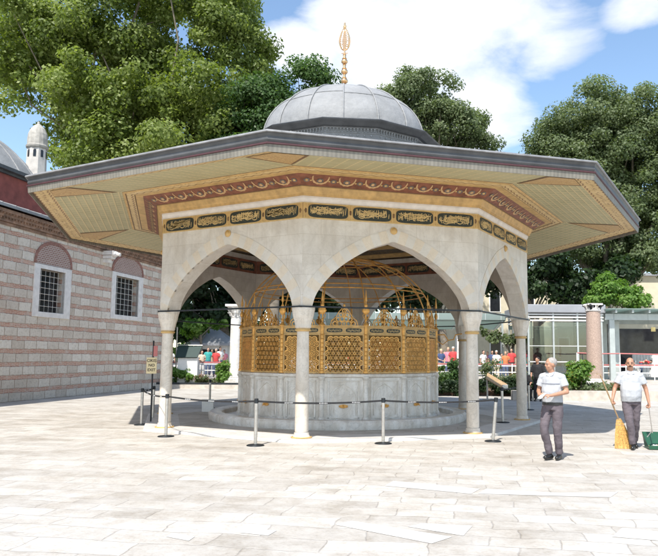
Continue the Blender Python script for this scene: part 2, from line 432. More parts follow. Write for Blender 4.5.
def tag(o, label=None, cat=None, group=None, kind=None):
    if label: o['label'] = label
    if cat: o['category'] = cat
    if group: o['group'] = group
    if kind: o['kind'] = kind
    return o
def dup(root, loc, rz=None, label=None, group=None):
    def cp(o, par):
        c = o.copy(); COL.objects.link(c); c.parent = par
        for ch in list(o.children): cp(ch, c)
        return c
    r = cp(root, None); r.location = loc
    if rz is not None: r.rotation_euler = (0, 0, rz)
    if label: r['label'] = label
    if group: r['group'] = group
    return r

# ------------------------------------------------------------------ camera, light, sky
cam = bpy.data.cameras.new('camera'); camo = bpy.data.objects.new('camera', cam); COL.objects.link(camo)
camo.matrix_world = Matrix.Translation((0, 0, 1.7)) @ Matrix.Rotation(R_(90 + 5.919), 4, 'X') @ Matrix.Rotation(R_(.368), 4, 'Z')
cam.sensor_width = 36; cam.lens = 681.828 / 658 * 36; cam.shift_x = -.0521; cam.shift_y = .0117; cam.clip_end = 3000
SC.camera = camo
sx, sy, sz = -1.25, -3.40, 5.3          # direction towards the sun
el = math.atan2(sz, math.hypot(sx, sy)); az = math.atan2(sx, sy)
sl = bpy.data.lights.new('sun', 'SUN'); sl.energy = 4.6; sl.angle = R_(.55); sl.color = (1, .95, .87)
so = bpy.data.objects.new('sun', sl); COL.objects.link(so); so.location = (-10, -20, 40)
so.rotation_euler = Vector((sx, sy, sz)).to_track_quat('Z', 'Y').to_euler()
W = bpy.data.worlds.new('World'); SC.world = W; W.use_nodes = True
nt = W.node_tree; nt.nodes.clear()
out = N(nt, 'ShaderNodeOutputWorld'); bg = N(nt, 'ShaderNodeBackground')
sky = N(nt, 'ShaderNodeTexSky', sky_type='NISHITA'); sky.sun_disc = False; sky.sun_elevation = el; sky.sun_rotation = az % (2 * PI)
sky.air_density = 1.1; sky.dust_density = .6; sky.ozone_density = 1.6
geo = N(nt, 'ShaderNodeTexCoord'); dirv = geo.outputs['Generated']
nrm = N(nt, 'ShaderNodeVectorMath', operation='NORMALIZE'); nt.links.new(dirv, nrm.inputs[0]); dv = nrm.outputs[0]
CLOUDS = [(0.1154, 0.8831, 0.4548, 0.2239, 0.0895), (-0.0273, 0.8862, 0.4626, 0.0817, 0.0613), (0.255, 0.8768, 0.4076, 0.0697, 0.0375), (0.0497, 0.9212, 0.3859, 0.1402, 0.0631), (-0.0895, 0.903, 0.4203, 0.069, 0.0483), (0.1548, 0.9234, 0.3511, 0.077, 0.07), (0.3489, 0.8236, 0.4471, 0.0571, 0.033), (-0.0346, 0.9346, 0.3541, 0.1133, 0.0425), (-0.2582, 0.7569, 0.6003, 0.1792, 0.0956), (0.4099, 0.6481, 0.6418, 0.1563, 0.073)]
CLOUDS += [(-.3, -.85, .42, .4, .2), (.6, -.7, .38, .35, .2), (-.8, -.2, .55, .3, .2)]  # unseen clouds beside and behind the camera, added to whiten the ambient light
acc = None
for (cx, cy, cz, rx, rz) in CLOUDS:
    s = sep(nt, vadd(nt, dv, (cx, cy, cz), 'SUBTRACT'))
    q = math_(nt, 'ADD', math_(nt, 'POWER', math_(nt, 'ABSOLUTE', math_(nt, 'DIVIDE', s[0], rx)), 2.), math_(nt, 'POWER', math_(nt, 'ABSOLUTE', math_(nt, 'DIVIDE', s[2], rz)), 2.))
    q = math_(nt, 'ADD', q, math_(nt, 'POWER', math_(nt, 'ABSOLUTE', math_(nt, 'DIVIDE', s[1], max(rx, rz) * 3)), 2.))
    g = math_(nt, 'SUBTRACT', 1, math_(nt, 'SQRT', q))
    acc = g if acc is None else math_(nt, 'MAXIMUM', acc, g)
acc = math_(nt, 'MAXIMUM', acc, -.45)
ms = N(nt, 'ShaderNodeMapping'); ms.inputs['Scale'].default_value = (1, 1, 1.9); nt.links.new(dv, ms.inputs[0])
nz = noise(nt, ms.outputs[0], 5.5, 9, .58, .3)
val = math_(nt, 'ADD', acc, math_(nt, 'MULTIPLY', math_(nt, 'SUBTRACT', nz, .5), 2.1))
cm = ramp(nt, val, [(-.0, 0), (.34, .62), (.75, 1)])
soft = ramp(nt, noise(nt, ms.outputs[0], 9, 6, .6), [(.34, (.74, .79, .87)), (.6, (1, 1, 1))])
ccol = mixc(nt, 1, soft, (7.3, 7.4, 7.6), 'MULTIPLY')
skyc = mixc(nt, 1, sky.outputs[0], (1.36, 1.40, 1.40), 'MULTIPLY')
nt.links.new(mixc(nt, cm, skyc, ccol), bg.inputs[0]); bg.inputs[1].default_value = .12
nt.links.new(bg.outputs[0], out.inputs[0])
SC.view_settings.view_transform = 'Standard'; SC.view_settings.look = 'None'; SC.view_settings.gamma = 1
SC.view_settings.exposure = .52
SC.view_settings.use_curve_mapping = False

# ------------------------------------------------------------------ ground
def sheet(name, poly, z, m, kind='structure', th=None):
    mb = MB()
    if th is None: mb.add([(x, y, z) for x, y in poly], [tuple(range(len(poly)))])
    else:
        n = len(poly); mb.add([(x, y, z) for x, y in poly] + [(x, y, z - th) for x, y in poly], [tuple(range(n)), tuple(range(n, 2 * n))[::-1]] + [(i, i + n, (i + 1) % n + n, (i + 1) % n) for i in range(n)])
    o = ob(name, mb, m); o['kind'] = kind; return o
sheet('ground', [(-400, -60), (400, -60), (400, 900), (-400, 900)], 0, M['paving'])
M['newslab'] = pm('new_white_marble_slab', (.60, .585, .55), .5, var=.05, scale=3, bmp=.08)
mb = MB()
for poly in [[(-0.27, 7.12), (-0.1, 7.29), (0.86, 6.68), (0.64, 6.44)], [(0.46, 7.06), (0.62, 7.2), (1.12, 7.11), (0.97, 6.72)], [(0.43, 9.59), (1.53, 9.06), (1.36, 8.73), (0.3, 9.23)], [(1.61, 9.07), (2.5, 8.83), (3.27, 8.92), (3.04, 8.57), (1.45, 8.74)], [(-1.82, 6.76), (-1.57, 6.63), (-1.59, 6.48), (-1.84, 6.62)], [(-1.14, 6.97), (-0.83, 6.87), (-0.89, 6.68), (-1.17, 6.78)], [(2.62, 7.07), (2.94, 6.92), (2.79, 6.59), (2.39, 6.72)]]:
    mb.add([(x, y, .004) for x, y in poly], [tuple(range(len(poly)))])
o = ob('pavement_repair_slabs', mb, M['newslab']); o['kind'] = 'structure'

# ------------------------------------------------------------------ the domed pavilion
C0 = (-.663, 18.905); TH = R_(-6.589)
T8 = math.tan(PI / 8)
pav = thing('domed_pavilion', 'octagonal marble pavilion with pointed arches, wide painted eaves and lead dome', 'pavilion', (C0[0], C0[1], 0), TH)
def A(R): return R * math.cos(PI / 8)
# local frame: face i has normal -Y rotated by 45 i + 22.5 ; vertex k is at -Y rotated by 45 k
FA = [R_(45 * i + 22.5) for i in range(8)]; VA = [R_(45 * i) for i in range(8)]
def ring(prof, mi=0, mb=None):
    mb = mb or MB(); mb.lathe(prof, 8, mi=mi, ang0=-PI / 2); return mb
# platform
mb = ring([(5.02, 0.02), (5.36, .02), (5.36, .055), (5.02, .055)]); mb2 = MB(); mb2.lathe([(.01, .052), (5.02, .052)], 8, ang0=-PI / 2)
mb = MB(); mb.lathe([(5.42, 0), (5.42, .05), (5.40, .06), (4.55, .06), (4.55, .0)], 8, ang0=-PI / 2)
ob('platform_kerb', mb, M['platform'], pav)
mb = MB(); mb.lathe([(4.56, .056), (.02, .056)], 8, ang0=-PI / 2)
ob('platform_floor', mb, M['paving'], pav)
# columns
RC = 4.93
def colmesh():
    s = MB(); s.lathe([(.134, .17), (.139, .2), (.137, .9), (.130, 1.6), (.122, 2.21)], 28)
    return s.mesh('column_shaft', [M['col']])
cm_ = colmesh(); cm_.shade_smooth()
b_ = MB(); b_.lathe([(.205, .055), (.205, .075), (.175, .085), (.155, .125), (.15, .175)], 28); bm_ = b_.mesh('column_base', [M['col']]); bm_.shade_smooth()
r_ = MB(); r_.lathe([(.212, .058), (.216, .07), (.212, .084), (.185, .09)], 28); rm_ = r_.mesh('gilt_base_ring', [M['goldpaint']])
g_ = MB(); g_.lathe([(.128, 2.20), (.152, 2.208), (.162, 2.228), (.152, 2.248), (.14, 2.26)], 28); gm_ = g_.mesh('gilt_ring', [M['goldpaint']]); gm_.shade_smooth()
k_ = MB()
k_.lathe([(.14, 2.26), (.165, 2.28), (.165, 2.34), (.185, 2.42), (.215, 2.52), (.232, 2.62), (.238, 2.64), (.238, 2.70)], 16, ang0=PI / 16)
km_ = k_.mesh('capital', [M['col']])
for k in range(8):
    a = VA[k]; p = (RC * math.sin(a), -RC * math.cos(a), 0)
    c = link('column', cm_, pav, p, a)
    for nm, me in (('column_base', bm_), ('gilt_base_ring', rm_), ('gilt_ring', gm_), ('capital', km_)):
        link(nm, me, c)
# arch walls
Z0, ZT = 2.66, 4.99; RW = 5.132; AO = A(RW); AI = AO - .40; HS = AO * T8; HI = AI * T8
SP = HS - .205; RISE = 4.13 - Z0
def catmull(P, n):
    P = [2 * np.array(P[0]) - np.array(P[1])] + [np.array(p) for p in P] + [2 * np.array(P[-1]) - np.array(P[-2])]
    o = []
    for i in range(1, len(P) - 2):
        for t in np.linspace(0, 1, n, endpoint=False):
            o.append(.5 * ((2 * P[i]) + (-P[i - 1] + P[i + 1]) * t + (2 * P[i - 1] - 5 * P[i] + 4 * P[i + 1] - P[i + 2]) * t * t + (-P[i - 1] + 3 * P[i] - 3 * P[i + 1] + P[i + 2]) * t ** 3))
    o.append(P[-2]); return o
half = catmull([(0, 0), (.16, .062), (.32, .14), (.6, .345), (.8, .56), (.94, .785), (1, 1)], 6)
arc = [(-p[0] * SP, Z0 + (1 - p[1]) * RISE) for p in half[::-1]] + [(p[0] * SP, Z0 + (1 - p[1]) * RISE) for p in half[1:]]
s = MB()
xs = [(-HS, Z0)] + [(-SP - .001, Z0)] + arc + [(SP + .001, Z0), (HS, Z0)]
n = len(xs); cl = lambda x: max(-HI, min(HI, x))
vs = [(x, -AO, z) for x, z in xs] + [(x, -AO, ZT) for x, z in xs] + [(cl(x), -AI, z) for x, z in xs] + [(cl(x), -AI, ZT) for x, z in xs]
fs = []
for i in range(n - 1):
    fs += [(i, i + 1, n + i + 1, n + i), (2 * n + i + 1, 2 * n + i, 3 * n + i, 3 * n + i + 1), (i + 1, i, 2 * n + i, 2 * n + i + 1)]
s.add(vs, fs); wall_me = s.mesh('arch_wall', [M['wall']])
# voussoirs
s = MB()
pts = [Vector((p[0], 0, p[1])) for p in arc]
L = [0]
for i in range(1, len(pts)): L.append(L[-1] + (pts[i] - pts[i - 1]).length)
NV = 27
def at_len(t):
    for i in range(1, len(pts)):
        if L[i] >= t - 1e-9:
            u = (t - L[i - 1]) / (L[i] - L[i - 1]); p = pts[i - 1].lerp(pts[i], u); d = (pts[i] - pts[i - 1]).normalized(); return p, Vector((-d.z, 0, d.x))
    return pts[-1], Vector((1, 0, 0))
seg = []
SUB = 3
for i in range(NV * SUB + 1):
    t = L[-1] * i / (NV * SUB); p, nn = at_len(t)
    if abs(t - L[-1] / 2) < .02: nn = Vector((0, 0, 1.08))
    q = p + nn * .27
    q.x = max(-HS + .03, min(HS - .03, q.x)); 
    if t < L[-1] / 2: q.x = min(q.x, -.0)
    else: q.x = max(q.x, 0)
    seg.append((p, q))
for i in range(NV * SUB):
    (p0, q0), (p1, q1) = seg[i], seg[i + 1]; vi = i // SUB; mi = vi % 2
    f = -AO - .007; fb = -AO + .05
    s.add([(p0.x, f, p0.z), (p1.x, f, p1.z), (q1.x, f, q1.z), (q0.x, f, q0.z), (p0.x, fb, p0.z), (p1.x, fb, p1.z), (q1.x, fb, q1.z), (q0.x, fb, q0.z)],
          [(0, 1, 2, 3), (2, 6, 7, 3), (1, 0, 4, 5)], mi)
vous_me = s.mesh('arch_stones', [M['vous1'], M['vous2']])
s = MB(); s.ell((0, -AO - .03, 4.36), (.058, .04, .058), 12, 8); s.lathe([(.075, 0), (.08, .02), (.05, .035)], 14, M4=Matrix.Translation((0, -AO - .005, 4.36)) @ Matrix.Rotation(R_(90), 4, 'X'))
boss_me = s.mesh('gilt_boss', [M['goldpaint']])
s = MB(); s.box((0, -AO - .035, 2.70), (2 * HS + .03, .035, .032)); rod_me = s.mesh('tie_rod', [M['iron']])
# frieze panel and its cartouches
s = MB(); s.box((0, -AO - .003, 4.687), (2 * HS - .004, .02, .335)); 
for sg in (-1, 1): s.box((0, -AO - .013, 4.687 + sg * .158), (2 * HS, .012, .018), 1)
for i in range(5):
    x = (i - 2) * .955
    for sg in (-1, 1): s.box((max(-HS+.03, min(HS-.03, x + sg * .03)), -AO - .013, 4.687), (.012, .01, .29), 1)
    s.ell((max(-HS+.04, min(HS-.04, x)), -AO - .013, 4.687), (.035, .008, .05), 8, 6, 2)
friz_me = s.mesh('inscription_frieze', [M['goldpaint'], M['goldpale'], M['brownpaint']])
def cartouche(seed):
    rnd = random.Random(seed); s = MB(); w, h = .425, .138
    out_ = []
    for t in range(40):
        a = 2 * PI * t / 40; ca, sa = math.cos(a), math.sin(a)
        out_.append((w * math.copysign(abs(ca) ** .34, ca), h * math.copysign(abs(sa) ** .45, sa)))
    y = -.004
    s.add([(x, y, z) for x, z in out_] + [(x, .01, z) for x, z in out_], [tuple(range(40))] + [(i, i + 40, (i + 1) % 40 + 40, (i + 1) % 40) for i in range(40)], 0)
    def rib(pl, wd):
        P = [Vector((a, 0, b)) for a, b in pl]; vs = []; 
        for i, p in enumerate(P):
            d = (P[min(i + 1, len(P) - 1)] - P[max(i - 1, 0)]).normalized(); nn = Vector((-d.z, 0, d.x)); ww = wd * 1.12 * (.45 + .75 * math.sin(PI * (i + .6) / len(P)))
            vs += [(p.x + nn.x * ww, y - .006, p.z + nn.z * ww), (p.x - nn.x * ww, y - .006, p.z - nn.z * ww)]
        s.add(vs, [(2 * i, 2 * i + 1, 2 * i + 3, 2 * i + 2) for i in range(len(P) - 1)], 1)
    x = -.37
    while x < .37:           # tall uprights with a slight lean
        hh = rnd.uniform(.09, .17); z0 = rnd.uniform(-.095, -.03); l = rnd.uniform(-.012, .022)
        rib([(x, z0), (x + l * .5, z0 + hh * .5), (x + l, min(.1, z0 + hh))], .0058); x += rnd.uniform(.018, .048)
    for _ in range(22):      # bowls
        cx = rnd.uniform(-.34, .34); cz = rnd.uniform(-.055, .08); r = rnd.uniform(.02, .05); a0 = rnd.uniform(160, 210); a1 = a0 + rnd.uniform(110, 200)
        rib([(cx + 1.5 * r * math.cos(R_(a0 + (a1 - a0) * t / 7)), max(-.105, cz + r * math.sin(R_(a0 + (a1 - a0) * t / 7)))) for t in range(8)], .0068)
    for _ in range(9):       # long sweeping horizontals
        cx = rnd.uniform(-.2, .2); cz = rnd.uniform(-.08, .08); l = rnd.uniform(.08, .15)
        rib([(cx - l, cz + .014), (cx - l * .3, cz - .01), (cx + l * .4, cz), (cx + l, cz + .02)], .0062)
    for _ in range(18):
        cx = rnd.uniform(-.32, .32); cz = rnd.uniform(-.09, .09); e = .007
        s.add([(cx - e, y - .006, cz), (cx, y - .006, cz - e), (cx + e, y - .006, cz), (cx, y - .006, cz + e)], [(0, 1, 2, 3)], 1)
    return s.mesh('cartouche', [M['carto'], M['goldpale']])
carts = [cartouche(i) for i in range(6)]
for i in range(8):
    w = link('arch_wall', wall_me, pav, None, FA[i])
    link('arch_stones', vous_me, w); link('gilt_boss', boss_me, w)
    link('tie_rod', rod_me, pav, None, FA[i])
    fz = link('inscription_frieze', friz_me, pav, None, FA[i])
    for j in range(4):
        link('cartouche', carts[(i * 3 + j * 5) % 6], fz, ((j - 1.5) * .955, -AO - .014, 4.687))
# inner frieze on the inside of the walls
s = MB(); s.box((0, -AI + .012, 4.62), (2 * HI - .03, .02, .42)); inner_me = s.mesh('inner_frieze', [M['redpaint']])
for i in range(8):
    f = link('inner_frieze', inner_me, pav, None, FA[i])
    for j in range(4):
        c = link('cartouche', carts[(i + j) % 6], f, ((j - 1.5) * .86, -AI + .028, 4.62)); c.rotation_euler = (0, 0, PI); c.scale = (.92, 1, 1)
# cornice rings
ob('stone_cornice', ring([(RW + .004, 4.856), (5.15, 4.90), (5.175, 4.95), (5.175, 4.99)]), M['framestone'], pav)
ob('gilt_cornice', ring([(5.178, 4.985), (5.215, 4.985), (5.225, 5.03), (5.25, 5.05), (5.285, 5.12), (5.30, 5.15), (5.30, 5.165)]), M['goldpaint'], pav)
ob('brown_bead', ring([(5.285, 5.166), (5.315, 5.158), (5.325, 5.175)]), M['brownpaint'], pav)
# red painted cove, one panel a side
def strip(Ra, za, Rb, zb, s, mi=0, inset=0.):
    ha, hb = A(Ra) * T8, A(Rb) * T8; L_ = math.hypot(A(Rb) - A(Ra), zb - za)
    s.add([(-ha, -A(Ra), za), (ha, -A(Ra), za), (hb, -A(Rb), zb), (-hb, -A(Rb), zb)], [(3, 2, 1, 0)], mi, None, [[(-hb, L_), (hb, L_), (ha, 0), (-ha, 0)]])
def onstrip(Ra, za, Rb, zb, u, v, lift):
    y = -(A(Ra) + (A(Rb) - A(Ra)) * v); z = za + (zb - za) * v
    d = Vector((0, -(A(Rb) - A(Ra)), zb - za)).normalized(); nn = Vector((0, -d.z, d.y))
    if nn.z > 0: nn = -nn
    return (u + nn.x * lift, y + nn.y * lift, z + nn.z * lift)
cv = (5.315, 5.168, 5.64, 5.335)
s = MB(); strip(*cv, s, 0)
Wc = A(5.48) * T8; per = .56
for i in range(-4, 5):
    uc = i * per
    def clampu(u, v): hh = (A(cv[0]) + (A(cv[2]) - A(cv[0])) * v) * T8 - .02; return max(-hh, min(hh, u))
    if abs(uc) < Wc + .1:
        P = []
        for t in range(13):
            a = PI * t / 12; u = uc - .17 * math.cos(a); v = .86 - .62 * math.sin(a) ** .8
            P.append((u, v))
        vs = []
        for t, (u, v) in enumerate(P):
            w = .045 + .035 * (t % 2)
            for q in (-1, 1):
                vv = max(.04, min(.96, v + q * w)); vs.append(onstrip(*cv, clampu(u + q * .012 * math.cos(PI * t / 12), vv), vv, .006))
        s.add(vs, [(2 * k, 2 * k + 1, 2 * k + 3, 2 * k + 2) for k in range(12)], 1)
    for u0, rr, mi in ((uc, .07, 2), (uc + per / 2, .06, 2), (uc, .035, 1), (uc + per / 2, .028, 3), (uc + per/2-.09, .02, 3), (uc+per/2+.09, .02, 3)):
        if abs(u0) > Wc - .08: continue
        lift = .008 if mi == 2 else .011
        s.add([onstrip(*cv, clampu(u0 + rr * math.cos(2 * PI * k / 10) * (1 + .15 * (k % 2)), .5), .5 + (.95 if rr>.05 else 1.) * rr / .33 * math.sin(2 * PI * k / 10), lift) for k in range(10)], [tuple(range(10))], mi)
cove_me = s.mesh('painted_cove', [M['redpaint'], M['swag'], M['rosette'], M['goldpaint']])
# soffit: inner gold bands, lattice panel, outer border
s = MB()
strip(5.64, 5.336, 5.82, 5.341, s, 0); strip(5.82, 5.341, 5.845, 5.332, s, 1); strip(5.845, 5.332, 6.03, 5.338, s, 2); strip(6.03, 5.338, 6.055, 5.328, s, 1); strip(6.055, 5.328, 6.12, 5.345, s, 0); strip(6.12, 5.345, 6.125, 5.352, s, 1)
band_me = s.mesh('gilt_soffit_band', [M['goldpaint'], M['brownpaint'], M['border']])
s = MB(); strip(6.125, 5.352, 7.64, 5.150, s, 0); panel_me = s.mesh('soffit_panel', [M['soffit']])
s = MB(); strip(7.64, 5.148, 7.99, 5.10, s, 0); bord_me = s.mesh('soffit_border', [M['border']])
for i in range(8):
    link('painted_cove', cove_me, pav, None, FA[i]); link('gilt_soffit_band', band_me, pav, None, FA[i])
    link('soffit_panel', panel_me, pav, None, FA[i]); link('soffit_border', bord_me, pav, None, FA[i])
# corner kites (vertex direction is -Y)
def zs(R): return 5.352 + (5.155 - 5.352) * (R - 6.125) / (7.60 - 6.125)
def kite(r_out, r_tip, wdt, lift):
    # points on the two adjoining planes: centre line at vertex, wings lying on each face
    P = []
    def onface(sgn, Rr, back):   # point at radius Rr edge line, `back` metres away from corner along the edge
        a = R_(22.5) * sgn; hs = A(Rr) * T8
        x, y = hs - back, -A(Rr); x = -x if sgn > 0 else x
        return (x * math.cos(a) - y * math.sin(a), x * math.sin(a) + y * math.cos(a), zs(Rr) - lift)
    tip = (0, -r_tip, zs(r_tip) - lift); cor = (0, -r_out, zs(r_out) - lift)
    l = onface(-1, r_out, wdt); r = onface(1, r_out, wdt)
    return tip, l, cor, r
s = MB()
t_, l_, c_, r__ = kite(7.64, 6.22, .62, .006); s.add([t_, l_, c_], [(0, 1, 2)], 1); s.add([t_, c_, r__], [(0, 1, 2)], 1)
t_, l_, c_, r__ = kite(7.63, 6.33, .54, .010); s.add([t_, l_, c_], [(0, 1, 2)], 0); s.add([t_, c_, r__], [(0, 1, 2)], 0)
kite_me = s.mesh('soffit_corner_panel', [M['floral'], M['brownpaint']])
for k in range(8): link('soffit_corner_panel', kite_me, pav, None, VA[k])
# fascia
ob('eave_fringe', ring([(8.03, 5.105), (8.045, 5.035), (8.06, 5.035), (8.075, 5.16)]), M['fringe'], pav)
ob('eave_trim', ring([(8.07, 5.158), (8.10, 5.165), (8.10, 5.19), (8.07, 5.20)]), M['redline'], pav)
ob('eave_gutter', ring([(8.065, 5.20), (8.085, 5.24), (8.075, 5.30), (8.10, 5.345), (8.12, 5.352)]), M['lead'], pav)
ob('eave_edge', ring([(8.115, 5.350), (8.14, 5.36), (8.13, 5.392), (8.05, 5.402)]), M['leadlight'], pav)
ob('eave_backing', ring([(7.99, 5.10), (8.03, 5.10)]), M['brownpaint'], pav)
# roof
s = MB(); s.lathe([(8.06, 5.398), (6.4, 5.62), (3.8, 6.2), (2.95, 6.6), (2.75, 6.98)], 8, ang0=-PI / 2)
for k in range(8):
    for q in range(-5, 6):
        a = FA[k]; x0 = q * .54; 
        p1 = Vector((x0 * .38, -A(2.75), 7.25)); p0 = Vector((x0, -A(8.05), 5.41))
        rr = Matrix.Rotation(a, 3, 'Z'); s.tube([rr @ p0, rr @ Vector((x0 * .8, -A(6.4), 5.63)), rr @ Vector((x0 * .5, -A(3.8), 6.21)), rr @ Vector((x0 * .4, -A(2.95), 6.61))], .018, 4)
ob('lead_roof', s, M['dome'], pav)
# drum and dome, centred a little to the right as in the photograph
DC = (.08, 0, 0); A12 = R_(-90 - 2.5)
s = MB(); s.lathe([(2.82, 6.92), (2.78, 6.98), (2.52, 7.04), (2.48, 7.10), (2.48, 7.34), (2.56, 7.38)], 12, DC, ang0=A12)
s.lathe([(2.5, 7.365), (2.62, 7.38), (2.70, 7.43), (2.78, 7.47), (2.80, 7.50), (2.76, 7.53), (2.2, 7.68)], 12, DC, mi=2, ang0=A12)
for k in range(12):
    a = A12 + 2 * PI * (k + .5) / 12; ap = 2.48 * math.cos(PI / 12); hw = 2.48 * math.sin(PI / 12)
    M4 = Matrix.Translation(DC) @ Matrix.Rotation(a + PI / 2, 4, 'Z')
    nn_ = 15
    for j in range(nn_):
        x = -hw + hw * 2 * (j + .5) / nn_
        s.box((x, -ap - .02, 7.335), (.04, .05, .04), 1, M4); s.box((x, -ap - .014, 7.295), (.022, .03, .05), 1, M4)
        if j % 2: s.box((x, -ap - .01, 7.18), (.03, .02, .045), 1, M4)
    s.box((0, -ap - .008, 7.24), (2 * hw, .022, .012), 1, M4)
ob('drum', s, [M['dome'], M['leadlight'], M['lead']], pav)
RD, HD, ZD = 2.34, 1.60, 7.60
def dprof(t):  # t in 0..1 from springing to apex
    a = t * PI / 2; e = .93
    return (RD * max(0, math.cos(a)) ** e, ZD + HD * math.sin(a) ** (e * 1.12))
s = MB(); s.lathe([dprof(t / 20) for t in range(20)] + [(.02, ZD + HD)], 64, DC)
dome = ob('dome', s, M['dome'], pav, smooth=True)
s = MB()
for k in range(16):
    a = A12 + .18 + 2 * PI * k / 16
    s.tube([(DC[0] + (r + .012) * math.cos(a), (r + .012) * math.sin(a), z + .008) for r, z in [dprof(t / 14) for t in range(14)]], .022, 5)
for t, off in ((.36, 0),):
    for k in range(16):
        r, z = dprof(t + (.03 if k % 2 else 0)); a0 = A12 + .18 + 2 * PI * k / 16; a1 = a0 + 2 * PI / 16
        s.tube([(DC[0] + (r + .005) * math.cos(a0 + (a1 - a0) * q / 4), (r + .005) * math.sin(a0 + (a1 - a0) * q / 4), z) for q in range(5)], .014, 4)
ob('seam', s, M['dome'], dome)
s = MB(); zz = ZD + HD - .02
s.lathe([(.30, zz - .02), (.29, zz + .02), (.2, zz + .08), (.12, zz + .17), (.06, zz + .26), (.045, zz + .30)], 20, DC)
for zc, rr in ((.39, .105), (.67, .10), (.97, .095)):
    s.ell((DC[0], 0, zz + zc), (rr, rr, rr * .8), 16, 10)
    s.lathe([(.05, zz + zc + .06), (.075, zz + zc + .085), (.05, zz + zc + .1), (.04, zz + zc + .19), (.055, zz + zc + .20), (.04, zz + zc + .22)], 12, DC)
s.lathe([(.04, zz + 1.05), (.03, zz + 1.2), (.018, zz + 1.33)], 10, DC); s.tube([(DC[0] - .09, 0, zz + 1.22), (DC[0] + .09, 0, zz + 1.22)], .012, 6)
fin = ob('finial', s, M['goldbright'], pav, smooth=True)
s = MB()
zb = zz + 1.30
def fl(t): return .155 * math.sin(PI * min(1, t ** .75)) ** .8 * (1 if t < .5 else 1) 
outl = [(fl(t / 24), t / 24 * .70) for t in range(25)]
for sg in (-1, 1): s.tube([(DC[0] + sg * x, 0, zb + z) for x, z in outl], .018, 6)
s.tube([(DC[0], 0, zb - .02), (DC[0], 0, zb + .80)], .014, 6)
for t in range(2, 23):
    x = fl(t / 24); z = zb + t / 24 * .70
    s.tube([(DC[0] - x, 0, z), (DC[0], 0, z - .05), (DC[0] + x, 0, z)], .011, 5)
    if t % 2: s.ell((DC[0] + x * .55, 0, z - .01), (.022, .014, .018), 6, 4); s.ell((DC[0] - x * .55, 0, z - .01), (.022, .014, .018), 6, 4)
s.ell((DC[0], 0, zb + .73), (.055, .03, .05), 8, 6); s.ell((DC[0], 0, zb + .80), (.03, .02, .06), 8, 6)
ob('finial_leaf', s, M['goldbright'], fin)
# inner ceiling
ob('ceiling', ring([(AI / math.cos(PI / 8) + .01, 5.02), (4.6, 5.03), (4.45, 5.06)]), M['ceiling'], pav)
ob('ceiling_gilt_band', ring([(4.45, 5.05), (4.38, 5.0), (4.28, 5.0), (4.2, 5.08), (4.1, 5.1)]), M['goldpaint'], pav)
ob('ceiling_field', ring([(4.1, 5.1), (3.5, 5.16), (3.3, 5.16)]), M['ceiling'], pav)
ob('ceiling_inner_band', ring([(3.3, 5.16), (3.22, 5.1), (3.12, 5.1), (3.05, 5.2)]), M['goldpaint'], pav)
s = MB(); s.lathe([(3.06, 5.19)] + [(3.05 * math.cos(R_(a)), 5.2 + 2.0 * math.sin(R_(a))) for a in range(5, 90, 7)] + [(.02, 7.21)], 32)
ob('inner_dome', s, M['ceiling'], pav, smooth=True)
s = MB(); s.lathe([(AO + .02, 5.0), (5.6, 5.36), (7.98, 5.2)], 8, ang0=-PI / 2)

# ------------------------------------------------------------------ the ablution fountain inside
fnt = thing('ablution_fountain', 'sixteen-sided grey marble fountain with gilded lattice screen and wire dome', 'fountain', (C0[0], C0[1], .056), TH)
A16 = -PI / 2; t16 = math.tan(PI / 16); RF = 2.70; AF = RF * math.cos(PI / 16); HF = AF * t16
s = MB(); s.lathe([(3.45, 0), (3.47, .05), (3.47, .15), (3.42, .20), (3.16, .20), (3.12, .17), (3.11, .07), (2.6, .06)], 64)
ob('basin_step', s, M['basin'], fnt, smooth=True)
s = MB(); s.lathe([(RF, .0), (RF, .10), (RF - .03, .13), (RF - .03, 1.13), (RF + .02, 1.16), (RF + .03, 1.22), (RF - .04, 1.235), (RF - .30, 1.235), (RF - .32, .7), (.02, .7)], 16, ang0=A16)
ob('marble_tank', s, M['basin'], fnt)
s = MB(); AFm = (RF - .03) * math.cos(PI / 16); 
zf = -AFm
for sg in (-1, 1): s.box((sg * .36, zf - .008, .62), (.035, .03, .86)); 
s.box((0, zf - .008, 1.06), (.75, .03, .03)); s.box((0, zf - .008, .19), (.75, .03, .03))
P = [(-.30, .25), (-.30, .66), (-.27, .78), (-.19, .88), (-.09, .945), (0, .99), (.09, .945), (.19, .88), (.27, .78), (.30, .66), (.30, .25)]
s.tube([(x, zf - .002, z) for x, z in P], .016, 5)
mp_me = s.mesh('marble_panel', [M['basin']])
s = MB(); s.tube([(0, -RF + .035, .10), (0, -RF + .035, 1.15)], .06, 10); s.lathe([(.085, .10), (.085, .18), (.06, .22)], 10, (0, -RF + .03, 0)); s.lathe([(.06, 1.08), (.085, 1.13), (.085, 1.16)], 10, (0, -RF + .03, 0))
pl_me = s.mesh('pilaster', [M['basin']])
s = MB()
M4 = Matrix.Translation((0, zf - .012, .47)) @ Matrix.Rotation(R_(90), 4, 'X')
s.lathe([(.001, .012), (.055, .01), (.06, 0)], 12, M4=M4, sx=1.7, sy=.75)
s.tube([(0, zf - .01, .47), (0, zf - .09, .475), (0, zf - .12, .44)], .014, 8); s.ell((0, zf - .07, .50), (.035, .012, .012), 8, 6)
for sg in (-1, 1): s.ell((sg * .085, zf - .02, .47), (.022, .014, .03), 8, 6)
tap_me = s.mesh('tap', [M['gold']])
